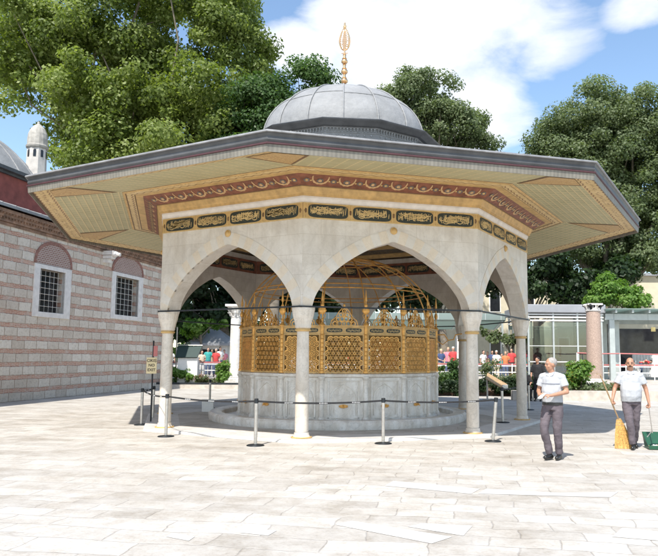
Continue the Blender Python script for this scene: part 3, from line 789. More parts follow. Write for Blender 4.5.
# gilded lattice panel
GZ0, GZ1 = 1.24, 2.16
s = MB()
def flatring(cx, cz, r, w, y, d, n_=12):
    vs = []
    for k in range(n_):
        t = 2 * PI * k / n_; c, q = math.cos(t), math.sin(t)
        x0, x1 = cx + (r - w) * c, cx + (r + w) * c; z0, z1 = cz + (r - w) * q, cz + (r + w) * q
        vs += [(x0, y, z0), (x1, y, z1), (x1, y + d, z1), (x0, y + d, z0)]
    fs = []
    for k in range(n_):
        a = 4 * k; b = 4 * ((k + 1) % n_)
        for j in range(4): fs.append((a + j, a + (j + 1) % 4, b + (j + 1) % 4, b + j))
    s.add(vs, fs)
cell = .128; yG = -AF + .03
rows = int((GZ1 - GZ0) / (cell * .866)) + 1
for r in range(rows):
    z = GZ0 + .03 + r * cell * .866
    if z > GZ1 - .04: break
    for c in range(-5, 6):
        x = (c + .5 * (r % 2)) * cell
        if abs(x) > HF - .09: continue
        flatring(x, z, cell * .50, .0135, yG, .022, 14); 
        flatring(x, z, cell * .22, .009, yG - .004, .02, 6)
for a in (60, -60, 0):
    pass
lat_me = s.mesh('lattice', [M['gold']])
s = MB()
s.box((0, yG + .01, GZ0 + .015), (2 * HF - .1, .05, .03)); s.box((0, yG + .01, GZ1), (2 * HF - .1, .05, .025))
for sg in (-1, 1): s.box((sg * (HF - .065), yG + .008, (GZ0 + GZ1) / 2), (.028, .045, GZ1 - GZ0))
s.box((0, yG + .012, GZ1 + .10), (2 * HF - .1, .035, .17)); s.box((0, yG, GZ1 + .20), (2 * HF - .04, .08, .03)); 
frm_me = s.mesh('gilt_frame', [M['goldpaint']])
s = MB()
for xx in (-.23, .23):
    o_ = []
    for t in range(20):
        a = 2 * PI * t / 20; ca, sa = math.cos(a), math.sin(a); o_.append((xx + .19 * math.copysign(abs(ca) ** .5, ca), GZ1 + .10 + .05 * math.copysign(abs(sa) ** .6, sa)))
    s.add([(x, yG - .010, z) for x, z in o_], [tuple(range(20))], 0)
    for q in range(11):
        x0 = xx - .14 + q * .028; s.box((x0, yG - .012, GZ1 + .10 + .012 * math.sin(q * 2.1)), (.006, .004, .05), 1); 
        s.box((x0 + .012, yG - .012, GZ1 + .09 + .012 * math.cos(q * 1.7)), (.018, .004, .007), 1)
fc_me = s.mesh('inscription_plaque', [M['carto'], M['goldpale']])
s = MB()
s.tube([(0, -RF + .03, GZ0), (0, -RF + .03, GZ1 + .22)], .042, 10); s.lathe([(.065, GZ1 + .2), (.075, GZ1 + .22), (.05, GZ1 + .26), (.02, GZ1 + .3)], 10, (0, -RF + .03, 0)); s.lathe([(.06, GZ0), (.06, GZ0 + .05), (.04, GZ0 + .08)], 10, (0, -RF + .03, 0))
for q in range(9): s.lathe([(.04, GZ0 + .1 + q * .1), (.052, GZ0 + .115 + q * .1), (.04, GZ0 + .13 + q * .1)], 10, (0, -RF + .03, 0))
post_me = s.mesh('gilt_post', [M['gold']])
# mid panel crest and corner standards
s = MB(); zc = GZ1 + .21; y = yG + .01
for x, z, r in [(-.22, .05, .05), (-.11, .05, .055), (0, .05, .06), (.11, .05, .055), (.22, .05, .05), (-.14, .15, .05), (-.05, .16, .055), (.05, .16, .055), (.14, .15, .05), (-.07, .26, .045), (.07, .26, .045), (0, .27, .05), (0, .36, .045)]:
    flatring_s = s
    vs = []
    n_ = 10
    for k in range(n_):
        t = 2 * PI * k / n_; c, q = math.cos(t), math.sin(t)
        for rr, yy in ((r - .011, 0), (r + .011, 0), (r + .011, .02), (r - .011, .02)): vs.append((x + rr * c, y + yy, zc + z + rr * q))
    s.add(vs, [(4 * k + j, 4 * k + (j + 1) % 4, 4 * ((k + 1) % n_) + (j + 1) % 4, 4 * ((k + 1) % n_) + j) for k in range(n_) for j in range(4)])
s.tube([(0, y + .01, zc), (0, y + .01, zc + .52)], [.015, .008], 6); s.ell((0, y + .01, zc + .47), (.03, .02, .06), 8, 6)
for sg in (-1, 1): s.tube([(sg * .33, y, zc), (sg * .3, y, zc + .12), (sg * .2, y, zc + .2), (sg * .12, y, zc + .34), (sg * .03, y, zc + .44)], .012, 5)
crest_me = s.mesh('gilt_crest', [M['gold']])
s = MB(); y = -RF + .03; zc = GZ1 + .3
s.tube([(0, y, zc - .02), (0, y, zc + .62)], [.014, .01], 6); s.ell((0, y, zc + .05), (.035, .035, .03), 8, 6)
s.lathe([(.02, zc + .18), (.075, zc + .22), (.1, zc + .27), (.075, zc + .33), (.03, zc + .36), (.045, zc + .40), (.02, zc + .44)], 10, (0, y, 0), sy=.5)
s.lathe([(.03, zc + .5), (.028, zc + .56), (.004, zc + .78)], 8, (0, y, 0))
for sg in (-1, 1): s.tube([(0, y, zc + .06), (sg * .06, y, zc + .1), (sg * .08, y, zc + .17), (sg * .03, y, zc + .2)], .009, 5)
std_me = s.mesh('gilt_standard', [M['gold']])
for i in range(16):
    af = 2 * PI * (i + .5) / 16; av = 2 * PI * i / 16
    p = link('marble_panel', mp_me, fnt, None, af); link('tap', tap_me, p)
    link('pilaster', pl_me, fnt, None, av)
    g = link('gilt_frame', frm_me, fnt, None, af); link('lattice', lat_me, g); link('inscription_plaque', fc_me, g); link('gilt_crest', crest_me, g)
    g = link('gilt_post', post_me, fnt, None, av); link('gilt_standard', std_me, g)
s = MB()
def cage(t): a = t * PI / 2; return (2.62 * math.cos(a) ** .8, GZ1 + .22 + 1.95 * math.sin(a))
for k in range(16):
    a = A16 + 2 * PI * k / 16
    s.tube([(cage(t / 12)[0] * math.cos(a), cage(t / 12)[0] * math.sin(a), cage(t / 12)[1]) for t in range(12)] + [(0.05 * math.cos(a), .05 * math.sin(a), cage(1)[1])], .017, 5)
for t in (.32, .36, .62, .80):
    r, z = cage(t); s.tube([(r * math.cos(2 * PI * q / 48), r * math.sin(2 * PI * q / 48), z) for q in range(49)], .016, 5, cap=False)
s.ell((0, 0, cage(1)[1] + .06), (.09, .09, .1), 10, 8); s.tube([(0, 0, cage(1)[1]), (0, 0, cage(1)[1] + .4)], [.03, .01], 6)
ob('wire_dome', s, M['gold'], fnt)
s = MB(); s.tube([(2.62, .2, 2.25), (2.9, .25, 2.25), (3.0, .25, 2.1), (3.15, .26, 2.12), (3.2, .26, 2.25), (3.38, .27, 2.28)], .018, 6); s.tube([(2.62, .2, 2.12), (2.85, .24, 1.98), (3.0, .25, 2.1)], .014, 6)
for sc_ in s.v[:0]: pass
ob('gilt_bracket', s, M['gold'], fnt)

# ------------------------------------------------------------------ the banded building on the left
BA = math.atan2(.9837, .1796)
bld = thing('stone_building', 'old building of banded stone and red brick with lead roof and grated windows', 'building', (-12.66, 24.12, 0), BA)
S0, S1, HT = -16, 12.25, 6.25
wins = [(1.40, 3.72, 3.12, 5.14, 5.95), (6.80, 9.62, 3.34, 5.50, 6.28), (-4.6, -2.3, 3.12, 5.14, 5.95)]
s = MB()
ops = [(a + .34, b - .40, c + .2, d - .17) for a, b, c, d, e in wins]
ed = sorted(set([S0, S1] + [v for o_ in ops for v in o_[:2]])); zed = sorted(set([0, HT] + [v for o_ in ops for v in o_[2:]]))
for i in range(len(ed) - 1):
    for j in range(len(zed) - 1):
        x0, x1, z0, z1 = ed[i], ed[i + 1], zed[j], zed[j + 1]; xm, zm = (x0 + x1) / 2, (z0 + z1) / 2
        if any(o_[0] < xm < o_[1] and o_[2] < zm < o_[3] for o_ in ops): continue
        s.add([(x0, 0, z0), (x1, 0, z0), (x1, 0, z1), (x0, 0, z1)], [(0, 1, 2, 3)])
for a, b, c, d in ops:
    s.add([(a, 0, c), (b, 0, c), (b, 0, d), (a, 0, d), (a, .45, c), (b, .45, c), (b, .45, d), (a, .45, d)], [(0, 4, 5, 1), (1, 5, 6, 2), (2, 6, 7, 3), (3, 7, 4, 0)])
s.add([(S1, 0, 0), (S1, 14, 0), (S1, 14, HT), (S1, 0, HT)], [(0, 1, 2, 3)]); s.add([(S0, 14, 0), (S0, 0, 0), (S0, 0, HT), (S0, 14, HT)], [(0, 1, 2, 3)]); s.add([(S1, 14, 0), (S0, 14, 0), (S0, 14, HT), (S1, 14, HT)], [(0, 1, 2, 3)])
ob('wall', s, M['banded'], bld)
for (a, b, c, d, e), (oa, ob_, oc, od) in zip(wins, ops):
    s = MB()
    for x0, x1, z0, z1 in ((a, oa, c, d), (ob_, b, c, d), (oa, ob_, c, oc), (oa, ob_, od, d)): s.box(((x0 + x1) / 2, .04, (z0 + z1) / 2), (x1 - x0, .17, z1 - z0))
    w = ob('window', s, M['framestone'], bld, bevel=.012)
    s = MB(); s.box(((oa + ob_) / 2, .34, (oc + od) / 2), (ob_ - oa, .02, od - oc)); ob('pane', s, M['darkglass'], w)
    s = MB()
    nx = 6; nz_ = 7
    for i in range(1, nx): x = oa + (ob_ - oa) * i / nx; s.tube([(x, .12, oc), (x, .12, od)], .013, 6)
    for i in range(1, nz_):
        z = oc + (od - oc) * i / nz_; s.tube([(oa, .12, z), (ob_, .12, z)], .013, 6)
        for k in range(1, nx): s.ell((oa + (ob_ - oa) * k / nx, .12, z), (.028, .028, .028), 6, 4)
    ob('window_grille', s, M['steel'], w)
    s = MB(); cx = (a + b) / 2; hw = (b - a) / 2 * .93; hh = e - d
    P = [(cx - hw * math.cos(PI * t / 24), d + .02 + hh * math.sin(PI * t / 24) ** .85) for t in range(25)]
    s.add([(x, -.018, z) for x, z in P] + [(x, .05, z) for x, z in P], [tuple(range(25))] + [(i, i + 25, i + 26, i + 1) for i in range(24)], 0)
    for i in range(24):
        (x0, z0), (x1, z1) = P[i], P[i + 1]; k = 1.10
        ex = lambda x, z: (cx + (x - cx) * k, d + .02 + (z - d - .02) * (k + .06))
        a0, a1 = ex(x0, z0), ex(x1, z1)
        s.add([(x0, -.035, z0), (x1, -.035, z1), (a1[0], -.035, a1[1]), (a0[0], -.035, a0[1]), (x0, .05, z0), (x1, .05, z1), (a1[0], .05, a1[1]), (a0[0], .05, a0[1])], [(0, 1, 2, 3), (1, 0, 4, 5), (3, 2, 6, 7)], 1)
    ob('relieving_arch', s, [M['tymp'], M['tympring']], w)
# cornice of stepped bricks
s = MB(); Lc = S1 - S0; xm = (S0 + S1) / 2
for k, (z, pr) in enumerate(((6.30, .05), (6.42, .12), (6.56, .20), (6.70, .30))): s.box((xm, 3 - pr / 2 - .0, z), (Lc + pr, 6 + pr, .115 if k % 2 else .10))
for i in range(int(Lc / .16)):
    x = S0 + .08 + i * .16
    s.box((x, -.10, 6.49), (.085, .14, .07)); s.box((x + .05, -.20, 6.63), (.085, .14, .06))
ob('brick_cornice', s, M['cornicebrick'], bld)
s = MB(); y0, y1 = -.42, 2.1
s.add([(S0, y0, 6.80), (S1 + .4, y0, 6.80), (S1 + .4, y1, 7.55), (S0, y1, 7.55), (S0, y0, 6.90), (S1 + .4, y0, 6.90), (S1 + .4, y1, 7.65), (S0, y1, 7.65)], [(4, 5, 6, 7), (3, 2, 1, 0), (0, 1, 5, 4), (1, 2, 6, 5)])
for i in range(int(Lc / .7)): x = S0 + .3 + i * .7; s.tube([(x, y0, 6.91), (x, y1, 7.66)], .025, 5)
ob('lead_eave', s, M['dome'], bld)
s = MB(); s.box(((S0 + 9) / 2, 7.1, 8.2), (9 - S0, 10, 1.5)); ob('red_upper_wall', s, M['redwall'], bld)
s = MB(); s.box(((S0 + 9) / 2, 7.1, 9.02), (9.4 - S0, 10.6, .14)); s.box(((S0 + 9) / 2, 7.1, 8.90), (9.2 - S0, 10.25, .1), 0)
ob('upper_eave', s, M['lead'], bld)
# dome of the building (position worked out in world space, local to the building)
Minv = (Matrix.Translation((-12.66, 24.12, 0)) @ Matrix.Rotation(BA, 4, 'Z')).inverted()
dc = Minv @ Vector((-19.9, 30.2, 6.8))
s = MB(); s.lathe([(5.6 * math.cos(R_(a)), 5.6 * math.sin(R_(a))) for a in range(22, 90, 4)] + [(.02, 5.6)], 48, dc)
for k in range(24):
    a = 2 * PI * k / 24; s.tube([(dc.x + 5.62 * math.cos(R_(b)) * math.cos(a), dc.y + 5.62 * math.cos(R_(b)) * math.sin(a), dc.z + 5.62 * math.sin(R_(b))) for b in range(22, 90, 6)], .04, 5)
ob('lead_dome', s, M['dome'], bld, smooth=True)
ch = Minv @ Vector((-15.75, 32.0, 0))
s = MB(); c = (ch.x, ch.y, 0)
s.lathe([(.50, 8.9), (.47, 10.1), (.44, 11.55)], 8, c)
s.lathe([(.44, 11.5), (.50, 11.56), (.52, 11.64), (.47, 11.68), (.46, 11.74), (.46, 12.0), (.43, 12.25), (.33, 12.5), (.18, 12.68), (.07, 12.76), (.05, 12.86), (.01, 12.9)], 16, c, mi=1)
for k in range(8):
    a = 2 * PI * (k + .5) / 8; M4 = Matrix.Translation(c) @ Matrix.Rotation(a, 4, 'Z'); s.box((.405, 0, 11.22), (.06, .12, .30), 2, M4); s.ell((.41, 0, 11.37), (.028, .06, .06), 8, 6, 2, M4)
M['chim'] = pm('chimney_plaster', (.56, .53, .49), .85, var=.15, scale=4, bmp=.3); M['chimcap'] = pm('chimney_cap_stone', (.40, .38, .34), .85, var=.25, scale=5, bmp=.4)
ob('chimney', s, [M['chim'], M['chimcap'], M['darkglass']], bld)
s = MB(); s.box((6.15, -.25, 6.20), (.42, .55, .18)); s.box((6.15, -.2, 6.02), (.34, .45, .14)); s.box((6.15, -.12, 5.86), (.26, .3, .16)); s.ell((6.15, -.48, 6.16), (.2, .14, .13), 10, 8)
s.tube([(6.15, -.5, 6.18), (6.15, -.75, 6.12)], .08, 8)
ob('stone_spout', s, M['framestone'], bld)
# ------------------------------------------------------------------ leaves, trees, bushes
def leaves_mesh(name, lobes, n, size, mat, clump=.9, nclump=None, seed=1, shell=.55, flat=.0):
    rg = np.random.default_rng(seed)
    wts = np.array([l[2] if len(l) > 2 else l[1][0] * l[1][1] * l[1][2] for l in lobes], float); wts /= wts.sum()
    if nclump is None: nclump = 200
    ci = rg.choice(len(lobes), nclump, p=wts)
    d = rg.normal(size=(nclump, 3)); d /= np.linalg.norm(d, axis=1)[:, None]
    lump = 1 + .16 * np.sin(d[:, 0] * 7 + seed) * np.cos(d[:, 2] * 6 + seed * 2) + .10 * np.sin(d[:, 1] * 13 + d[:, 2] * 9)
    r = (shell + (1 - shell) * rg.random(nclump) ** .6) * lump
    cen = np.array([l[0] for l in lobes]); rad = np.array([l[1] for l in lobes])
    cp = cen[ci] + d * rad[ci] * r[:, None]
    cr = clump * rg.uniform(.55, 1.25, nclump); ct = rg.normal(0, .13, nclump)
    k = rg.choice(nclump, n, p=cr ** 2 / (cr ** 2).sum())
    e = rg.normal(size=(n, 3)); e /= np.linalg.norm(e, axis=1)[:, None]
    P = cp[k] + e * (cr[k] * rg.random(n) ** .45)[:, None] * np.array([1, 1, .72])
    nr = e * .6 + d[k] * .35 + rg.normal(0, .45, (n, 3)) + np.array([0, 0, .35]); nr /= np.linalg.norm(nr, axis=1)[:, None]
    t = np.cross(nr, rg.normal(size=(n, 3))); t /= np.linalg.norm(t, axis=1)[:, None] + 1e-9; b = np.cross(nr, t)
    sz = size * rg.uniform(.55, 1.25, n)[:, None]
    V = np.empty((n, 4, 3)); V[:, 0] = P - t * sz * .62; V[:, 1] = P + b * sz * .42 + nr * sz * .08; V[:, 2] = P + t * sz * .62; V[:, 3] = P - b * sz * .42 + nr * sz * .08
    me = bpy.data.meshes.new(name); me.vertices.add(4 * n); me.vertices.foreach_set('co', V.ravel())
    me.loops.add(4 * n); me.loops.foreach_set('vertex_index', np.arange(4 * n, dtype=np.int32))
    me.polygons.add(n); me.polygons.foreach_set('loop_start', np.arange(0, 4 * n, 4, dtype=np.int32)); me.polygons.foreach_set('loop_total', np.full(n, 4, np.int32))
    me.materials.append(mat)
    a = me.attributes.new('tone', 'FLOAT', 'FACE'); a.data.foreach_set('value', np.clip(.5 + ct[k] + rg.normal(0, .2, n), 0, 1).astype(np.float32))
    me.update(calc_edges=True)
    return me, cp
def tree(name, label, base, tr, th, lobes, n, size, mat, clump, nclump, seed, group, shell=.55, limbs=26):
    root = thing(name, label, 'tree', base, 0, group)
    lo = [((l[0][0] - base[0], l[0][1] - base[1], l[0][2] - base[2]), *l[1:]) for l in lobes]
    me, cp = leaves_mesh('crown', lo, n, size, mat, clump, nclump, seed, shell)
    link('crown', me, root)
    s = MB(); rnd = random.Random(seed)
    top = Vector((rnd.uniform(-.3, .3), 0, th))
    s.tube([(0, 0, -.1), (.05, 0, th * .15), (rnd.uniform(-.2, .2), 0, th * .6), top], [tr * 1.25, tr, tr * .82, tr * .7], 12)
    idx = list(range(len(cp))); rnd.shuffle(idx)
    for j, i in enumerate(idx[:limbs]):
        c = Vector(cp[i]); st = top * rnd.uniform(.8, 1.0); big = j < limbs * .35
        w_ = .13 * (c - st).length; m1 = st.lerp(c, .35) + Vector((rnd.uniform(-w_, w_), rnd.uniform(0, w_), .3)); m2 = st.lerp(c, .7) + Vector((rnd.uniform(-w_, w_), rnd.uniform(0, w_), .2))
        q = tr * (.42 if big else .22); s.tube([st, m1, m2, c], [q, q * .7, q * .42, q * .14], 7)
        for w in range(3):
            i2 = idx[(j * 7 + w * 13 + 5) % len(idx)]; c2 = Vector(cp[i2])
            if (c2 - m2).length < 5: s.tube([m2, m2.lerp(c2, .5) + Vector((0, 0, .2)), c2], [q * .3, q * .2, q * .07], 5)
    ob('trunk', s, M['bark'], root, smooth=True)
    return root
GT = 'trees standing around the courtyard'
tree('plane_tree', 'tall loose yellow-green plane tree rising behind the banded building at upper left', (-13.5, 42, 0), .6, 9.5, [((-15.75, 42, 21.84), (4.62, 4, 3.39)), ((-9.65, 42, 22.22), (3.39, 3.5, 2.77)), ((-12.69, 42, 26.27), (6.77, 5, 2.46)), ((-19.16, 41, 21.66), (3.61, 3.5, 2.28)), ((-21.83, 41, 19.04), (1.92, 2.5, 1.8)), ((-13.96, 43, 17.57), (4.41, 3.5, 2.84)), ((-7.36, 42, 20.89), (1.6, 2, 2.34)), ((-9.5, 42, 16.9), (2.77, 3, 2.46)), ((-22.28, 42, 23.48), (2.46, 3, 1.54)), ((-17.74, 43, 14.87), (2.84, 3, 2.52)), ((-15.24, 43, 16.89), (3.78, 3.5, 2.52)), ((-11.53, 44, 15.22), (3.87, 3, 2.26)), ((-18.85, 43, 17.54), (2.84, 3, 2.21)), ((-14.33, 39, 13.66), (2.86, 2.5, 1.6)), ((-10.85, 38, 14.26), (2.51, 2.5, 1.67)), ((-8.2, 39, 14.91), (2.29, 2.5, 1.72)), ((-16.41, 39, 14.25), (1.72, 2, 1.43)), ((-12.39, 38, 16.92), (3.34, 2, 1.23)), ((-8.65, 38, 17.54), (2.51, 2, 1.39)), ((-14.75, 38, 18.11), (2.51, 3, 1.67)), ((-16.99, 38, 16.59), (1.95, 2, 1.39)), ((-22.48, 44, 21.36), (2.26, 3, 2.58)), ((-7.48, 43, 18.63), (1.89, 2.5, 2.52))], 210000, .20, M['leaf_plane'], 1.15, 620, 3, GT, .25, 16)
tree('round_tree', 'dark green rounded tree between the plane tree and the lead dome', (-5.2, 39, 0), .35, 8, [((-6.06, 39, 16.45), (2.29, 2.2, 1.83)), ((-3.36, 39, 18.0), (1.37, 1.5, 1.26)), ((-6.72, 39, 14.31), (2.57, 2, 1.72)), ((-2.51, 39, 16.78), (0.8, 1.2, 1.43)), ((-4.67, 39, 14.93), (2.86, 2, 1.72))], 60000, .16, M['leaf_dark'], .85, 170, 5, GT, .45)
tree('broadleaf_tree', 'grey-green tree showing just right of the dome against the cloud', (5.5, 52, 0), .45, 10, [((4.38, 52, 21.85), (2.9, 3, 2.29)), ((6.73, 52, 19.43), (2.9, 3, 2.13)), ((8.68, 52, 17.83), (1.91, 2, 1.37)), ((3.2, 52, 18.2), (2.29, 3, 3.05))], 64000, .175, M['leaf_grey'], .95, 210, 8, GT, .45)
tree('broadleaf_tree', 'biggest grey-green tree, spreading over the glass pavilion at right', (18.5, 52, 0), .6, 7, [((18.53, 52, 19.91), (4.57, 4, 3.43)), ((15.73, 52, 17.88), (3.05, 3.5, 2.67)), ((21.63, 52, 18.72), (4.19, 4, 3.81)), ((18.38, 52, 14.7), (5.34, 4, 3.81)), ((25.42, 52, 15.54), (3.81, 4, 6.86)), ((21.35, 52, 10.78), (4.57, 4, 3.43)), ((14.12, 52, 15.87), (1.91, 2.5, 3.05)), ((15.18, 52, 11.13), (3.43, 3.0, 3.05)), ((19.53, 55, 18.83), (4.03, 3, 4.03)), ((23.49, 55, 13.8), (4.03, 3, 4.03)), ((19.29, 55, 10.46), (4.84, 3, 3.23)), ((16.12, 55, 14.59), (2.82, 2, 3.23))], 230000, .175, M['leaf_grey'], 1.1, 640, 11, GT, .3, 24)
tree('shrub_tree', 'small bright green tree above the roof of the glass pavilion', (16.5, 44.5, .45), .12, 3.8, [((16.32, 44.5, 6.14), (1.57, 1.4, 0.85)), ((17.81, 44.5, 5.62), (1.04, 1.2, 0.65)), ((15.51, 44.5, 5.41), (1.04, 1, 0.52))], 9000, .17, M['leaf_bright'], .5, 50, 12, GT, .4, 12)
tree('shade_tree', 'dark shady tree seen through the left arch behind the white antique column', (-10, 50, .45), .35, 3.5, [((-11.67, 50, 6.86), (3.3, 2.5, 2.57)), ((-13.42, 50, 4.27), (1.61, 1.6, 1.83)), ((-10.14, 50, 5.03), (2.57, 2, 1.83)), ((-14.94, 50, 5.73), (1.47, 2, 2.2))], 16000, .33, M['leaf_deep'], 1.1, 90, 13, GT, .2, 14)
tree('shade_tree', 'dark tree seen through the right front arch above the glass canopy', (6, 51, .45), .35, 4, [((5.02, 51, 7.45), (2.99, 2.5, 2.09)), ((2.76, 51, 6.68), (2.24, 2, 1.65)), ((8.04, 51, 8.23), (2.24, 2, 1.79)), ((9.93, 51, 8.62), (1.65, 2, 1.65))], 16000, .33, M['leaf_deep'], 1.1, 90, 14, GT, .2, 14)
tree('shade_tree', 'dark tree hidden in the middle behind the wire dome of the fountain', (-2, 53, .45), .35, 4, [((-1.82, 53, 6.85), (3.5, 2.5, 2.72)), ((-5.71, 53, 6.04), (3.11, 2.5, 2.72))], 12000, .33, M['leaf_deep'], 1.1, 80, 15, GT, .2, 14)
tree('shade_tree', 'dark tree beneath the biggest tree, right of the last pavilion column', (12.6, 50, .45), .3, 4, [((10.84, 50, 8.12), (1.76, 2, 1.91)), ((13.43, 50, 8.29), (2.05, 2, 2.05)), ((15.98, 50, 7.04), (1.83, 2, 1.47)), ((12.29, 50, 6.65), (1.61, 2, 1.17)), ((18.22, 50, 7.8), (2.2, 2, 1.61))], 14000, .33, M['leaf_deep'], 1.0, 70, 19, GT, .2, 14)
tree('shrub_tree', 'small yellow-green tree over the grey-roofed booth in the left arch', (-10.6, 45, .45), .1, 2.6, [((-11.27, 45, 3.36), (0.92, 0.8, 0.59)), ((-9.9, 45, 3.89), (0.86, 0.8, 0.46)), ((-12.02, 45, 2.17), (0.53, 0.6, 0.53))], 1500, .26, M['leaf_bright'], .4, 22, 16, GT, .2, 8)
tree('shrub_tree', 'small thin grey-green tree before the cream building, right of the third column', (9.2, 43, .45), .07, 2.2, [((8.37, 43, 2.91), (0.57, 0.5, 0.32)), ((7.37, 43, 3.28), (0.38, 0.5, 0.32)), ((9.06, 43, 2.72), (0.32, 0.4, 0.25))], 700, .2, M['leaf_grey'], .35, 16, 18, GT, .2, 8)
me, _ = leaves_mesh('distant_woodland', [((x, 92 + (x % 7), 3.5), (9, 4, 4.6 + (x * 7 % 3))) for x in range(-70, 110, 9)], 30000, .8, M['leaf_deep'], 2.2, 300, 17, .3)
o = link('distant_woodland', me); o['kind'] = 'stuff'; o['label'] = 'dark distant mass of trees closing the view'; o['category'] = 'trees'
def bush(name, label, c, r, n, size, mat, group, petals=None, seed=1, h=None, np_=60):
    root = thing(name, label, 'bush', c, 0, group)
    me, cp = leaves_mesh('foliage', [((0, 0, (h or r) * .55), (r * .75, r * .6, (h or r) * .5))], n, size, mat, r * .33, 16, seed, .3)
    link('foliage', me, root)
    s = MB(); rnd = random.Random(seed)
    for p in cp[:9]: s.tube([(rnd.uniform(-.05, .05), rnd.uniform(-.05, .05), -.03), (p[0] * .5, p[1] * .5, p[2] * .5), tuple(p)], [.014, .01, .005], 5)
    ob('stem', s, M['bark'], root)
    if petals:
        s = MB()
        for _ in range(np_):
            a = rnd.uniform(0, 2 * PI); e_ = rnd.uniform(0, 1); p = Vector((r * .95 * math.cos(a) * e_ ** .5, r * .8 * math.sin(a) * e_ ** .5, (h or r) * (.5 + .6 * (1 - e_)) + rnd.uniform(-.08, .06)))
            q = rnd.uniform(.03, .05); 
            for t in range(5):
                b = 2 * PI * t / 5; s.add([p, p + Vector((q * math.cos(b - .4), q * math.sin(b - .4), .012)), p + Vector((q * 1.3 * math.cos(b), q * 1.3 * math.sin(b), .006)), p + Vector((q * math.cos(b + .4), q * math.sin(b + .4), .012))], [(0, 1, 2, 3)])
        tag(ob('flowers', s, petals, root), kind='stuff')
    return root

# ------------------------------------------------------------------ beds, kerbs, terrace
sheet('terrace', [(-90, 38), (110, 38), (110, 260), (-90, 260)], .45, M['terrace'], th=.6)
sheet('bed_soil', [(-15, 35.6), (3.0, 35.6), (3.0, 37.98), (-15, 37.98)], .24, M['soil'], th=.3)
sheet('kerb', [(-15, 35.35), (3.0, 35.35), (3.0, 35.6), (-15, 35.6)], .2, M['kerb'], th=.25)
sheet('bed_soil', [(3.1, 30.6), (7.9, 30.6), (7.9, 37.98), (3.1, 37.98)], .22, M['soil'], th=.3)
sheet('bed_soil', [(8.0, 27.9), (11.8, 27.9), (11.8, 37.9), (8.0, 37.9)], .30, M['soil'], th=.35)
sheet('kerb', [(6.0, 27.5), (40, 27.5), (40, 27.88), (6.0, 27.88)], .38, M['kerb'], th=.4)
sheet('path', [(11.85, 27.9), (40, 27.9), (40, 37.97), (11.85, 37.97)], .33, M['terrace'], th=.35)
s = MB(); s.box((-6, 35.38, .26), (18, .03, .10)); tag(ob('bed_edging', s, M['iron']), 'thin black iron edging along the front of the left flower bed', 'edging')
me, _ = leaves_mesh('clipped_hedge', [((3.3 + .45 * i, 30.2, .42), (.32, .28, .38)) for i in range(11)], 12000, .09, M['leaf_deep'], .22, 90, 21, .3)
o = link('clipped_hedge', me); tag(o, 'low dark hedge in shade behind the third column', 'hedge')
GB = 'bushes in the flower beds'
bush('leafy_bush', 'green leafy bush left end of the left bed, under the dark green board', (-9.6, 36.6, .22), .85, 1900, .13, M['leaf_bright'], GB, seed=31, h=.95)
bush('leafy_bush', 'larger green bush at the foot of the white antique column', (-7.35, 36.4, .22), .95, 2200, .13, M['leaf_bright'], GB, M['petal_pink'], 32, .95, 12)
bush('flowering_bush', 'pinkish flowering plant between the two bushes of the left bed', (-8.5, 36.2, .22), .5, 600, .09, M['leaf_grey'], GB, M['petal_pink'], 33, .45, 50)
bush('leafy_bush', 'dark bush right of the fountain screen beside the white post', (4.35, 34.5, .2), 1.0, 2200, .13, M['leaf_dark'], GB, None, 34, 1.15)
bush('flowering_bush', 'pale thin flowering shrub behind the wooden lectern', (6.4, 34.2, .2), .9, 1000, .1, M['leaf_grey'], GB, M['petal_yellow'], 35, 1.35, 40)
bush('flowering_bush', 'orange-tinted low shrub just left of the last visible column', (7.5, 33.6, .2), .8, 900, .1, M['leaf_grey'], GB, M['petal_yellow'], 36, .8, 60)
bush('flowering_bush', 'bright green bush with yellow flowers beside the granite column', (9.6, 30.4, .28), 1.0, 2400, .13, M['leaf_bright'], GB, M['petal_yellow'], 37, 1.15, 60)
bush('flowering_bush', 'smaller yellow-flowered bush left of the bright green one', (8.6, 29.9, .28), .6, 1000, .11, M['leaf_bright'], GB, M['petal_yellow'], 38, .55, 50)
bush('flowering_bush', 'low red-flowered clump right of the granite column', (11.4, 30.2, .28), .6, 500, .09, M['leaf_grey'], GB, M['petal_red'], 39, .35, 160)
bush('leafy_bush', 'dull green bush by the right edge behind the sweeper', (14.5, 31.2, .3), .8, 1300, .11, M['leaf_grey'], GB, M['petal_red'], 40, .7, 30)
s_, _ = leaves_mesh('bedding_plants', [((x * .42 - 14.6, 36.4, .36), (.3, .6, .12)) for x in range(41)], 5200, .09, M['leaf_grey'], .22, 120, 41, .2)
o = link('bedding_plants', s_); tag(o, 'mixed low bedding plants filling the left flower bed', 'plants', kind='stuff')
s_, _ = leaves_mesh('bedding_plants', [((x * .45 + 3.4, 33.5, .36), (.3, 2.2, .14)) for x in range(10)] + [((x * .45 + 8.3, 31, .42), (.3, 2.4, .12)) for x in range(8)], 7000, .1, M['leaf_grey'], .25, 170, 42, .2)
o = link('bedding_plants', s_); tag(o, 'sparse low planting in the beds behind the pavilion', 'plants', kind='stuff')

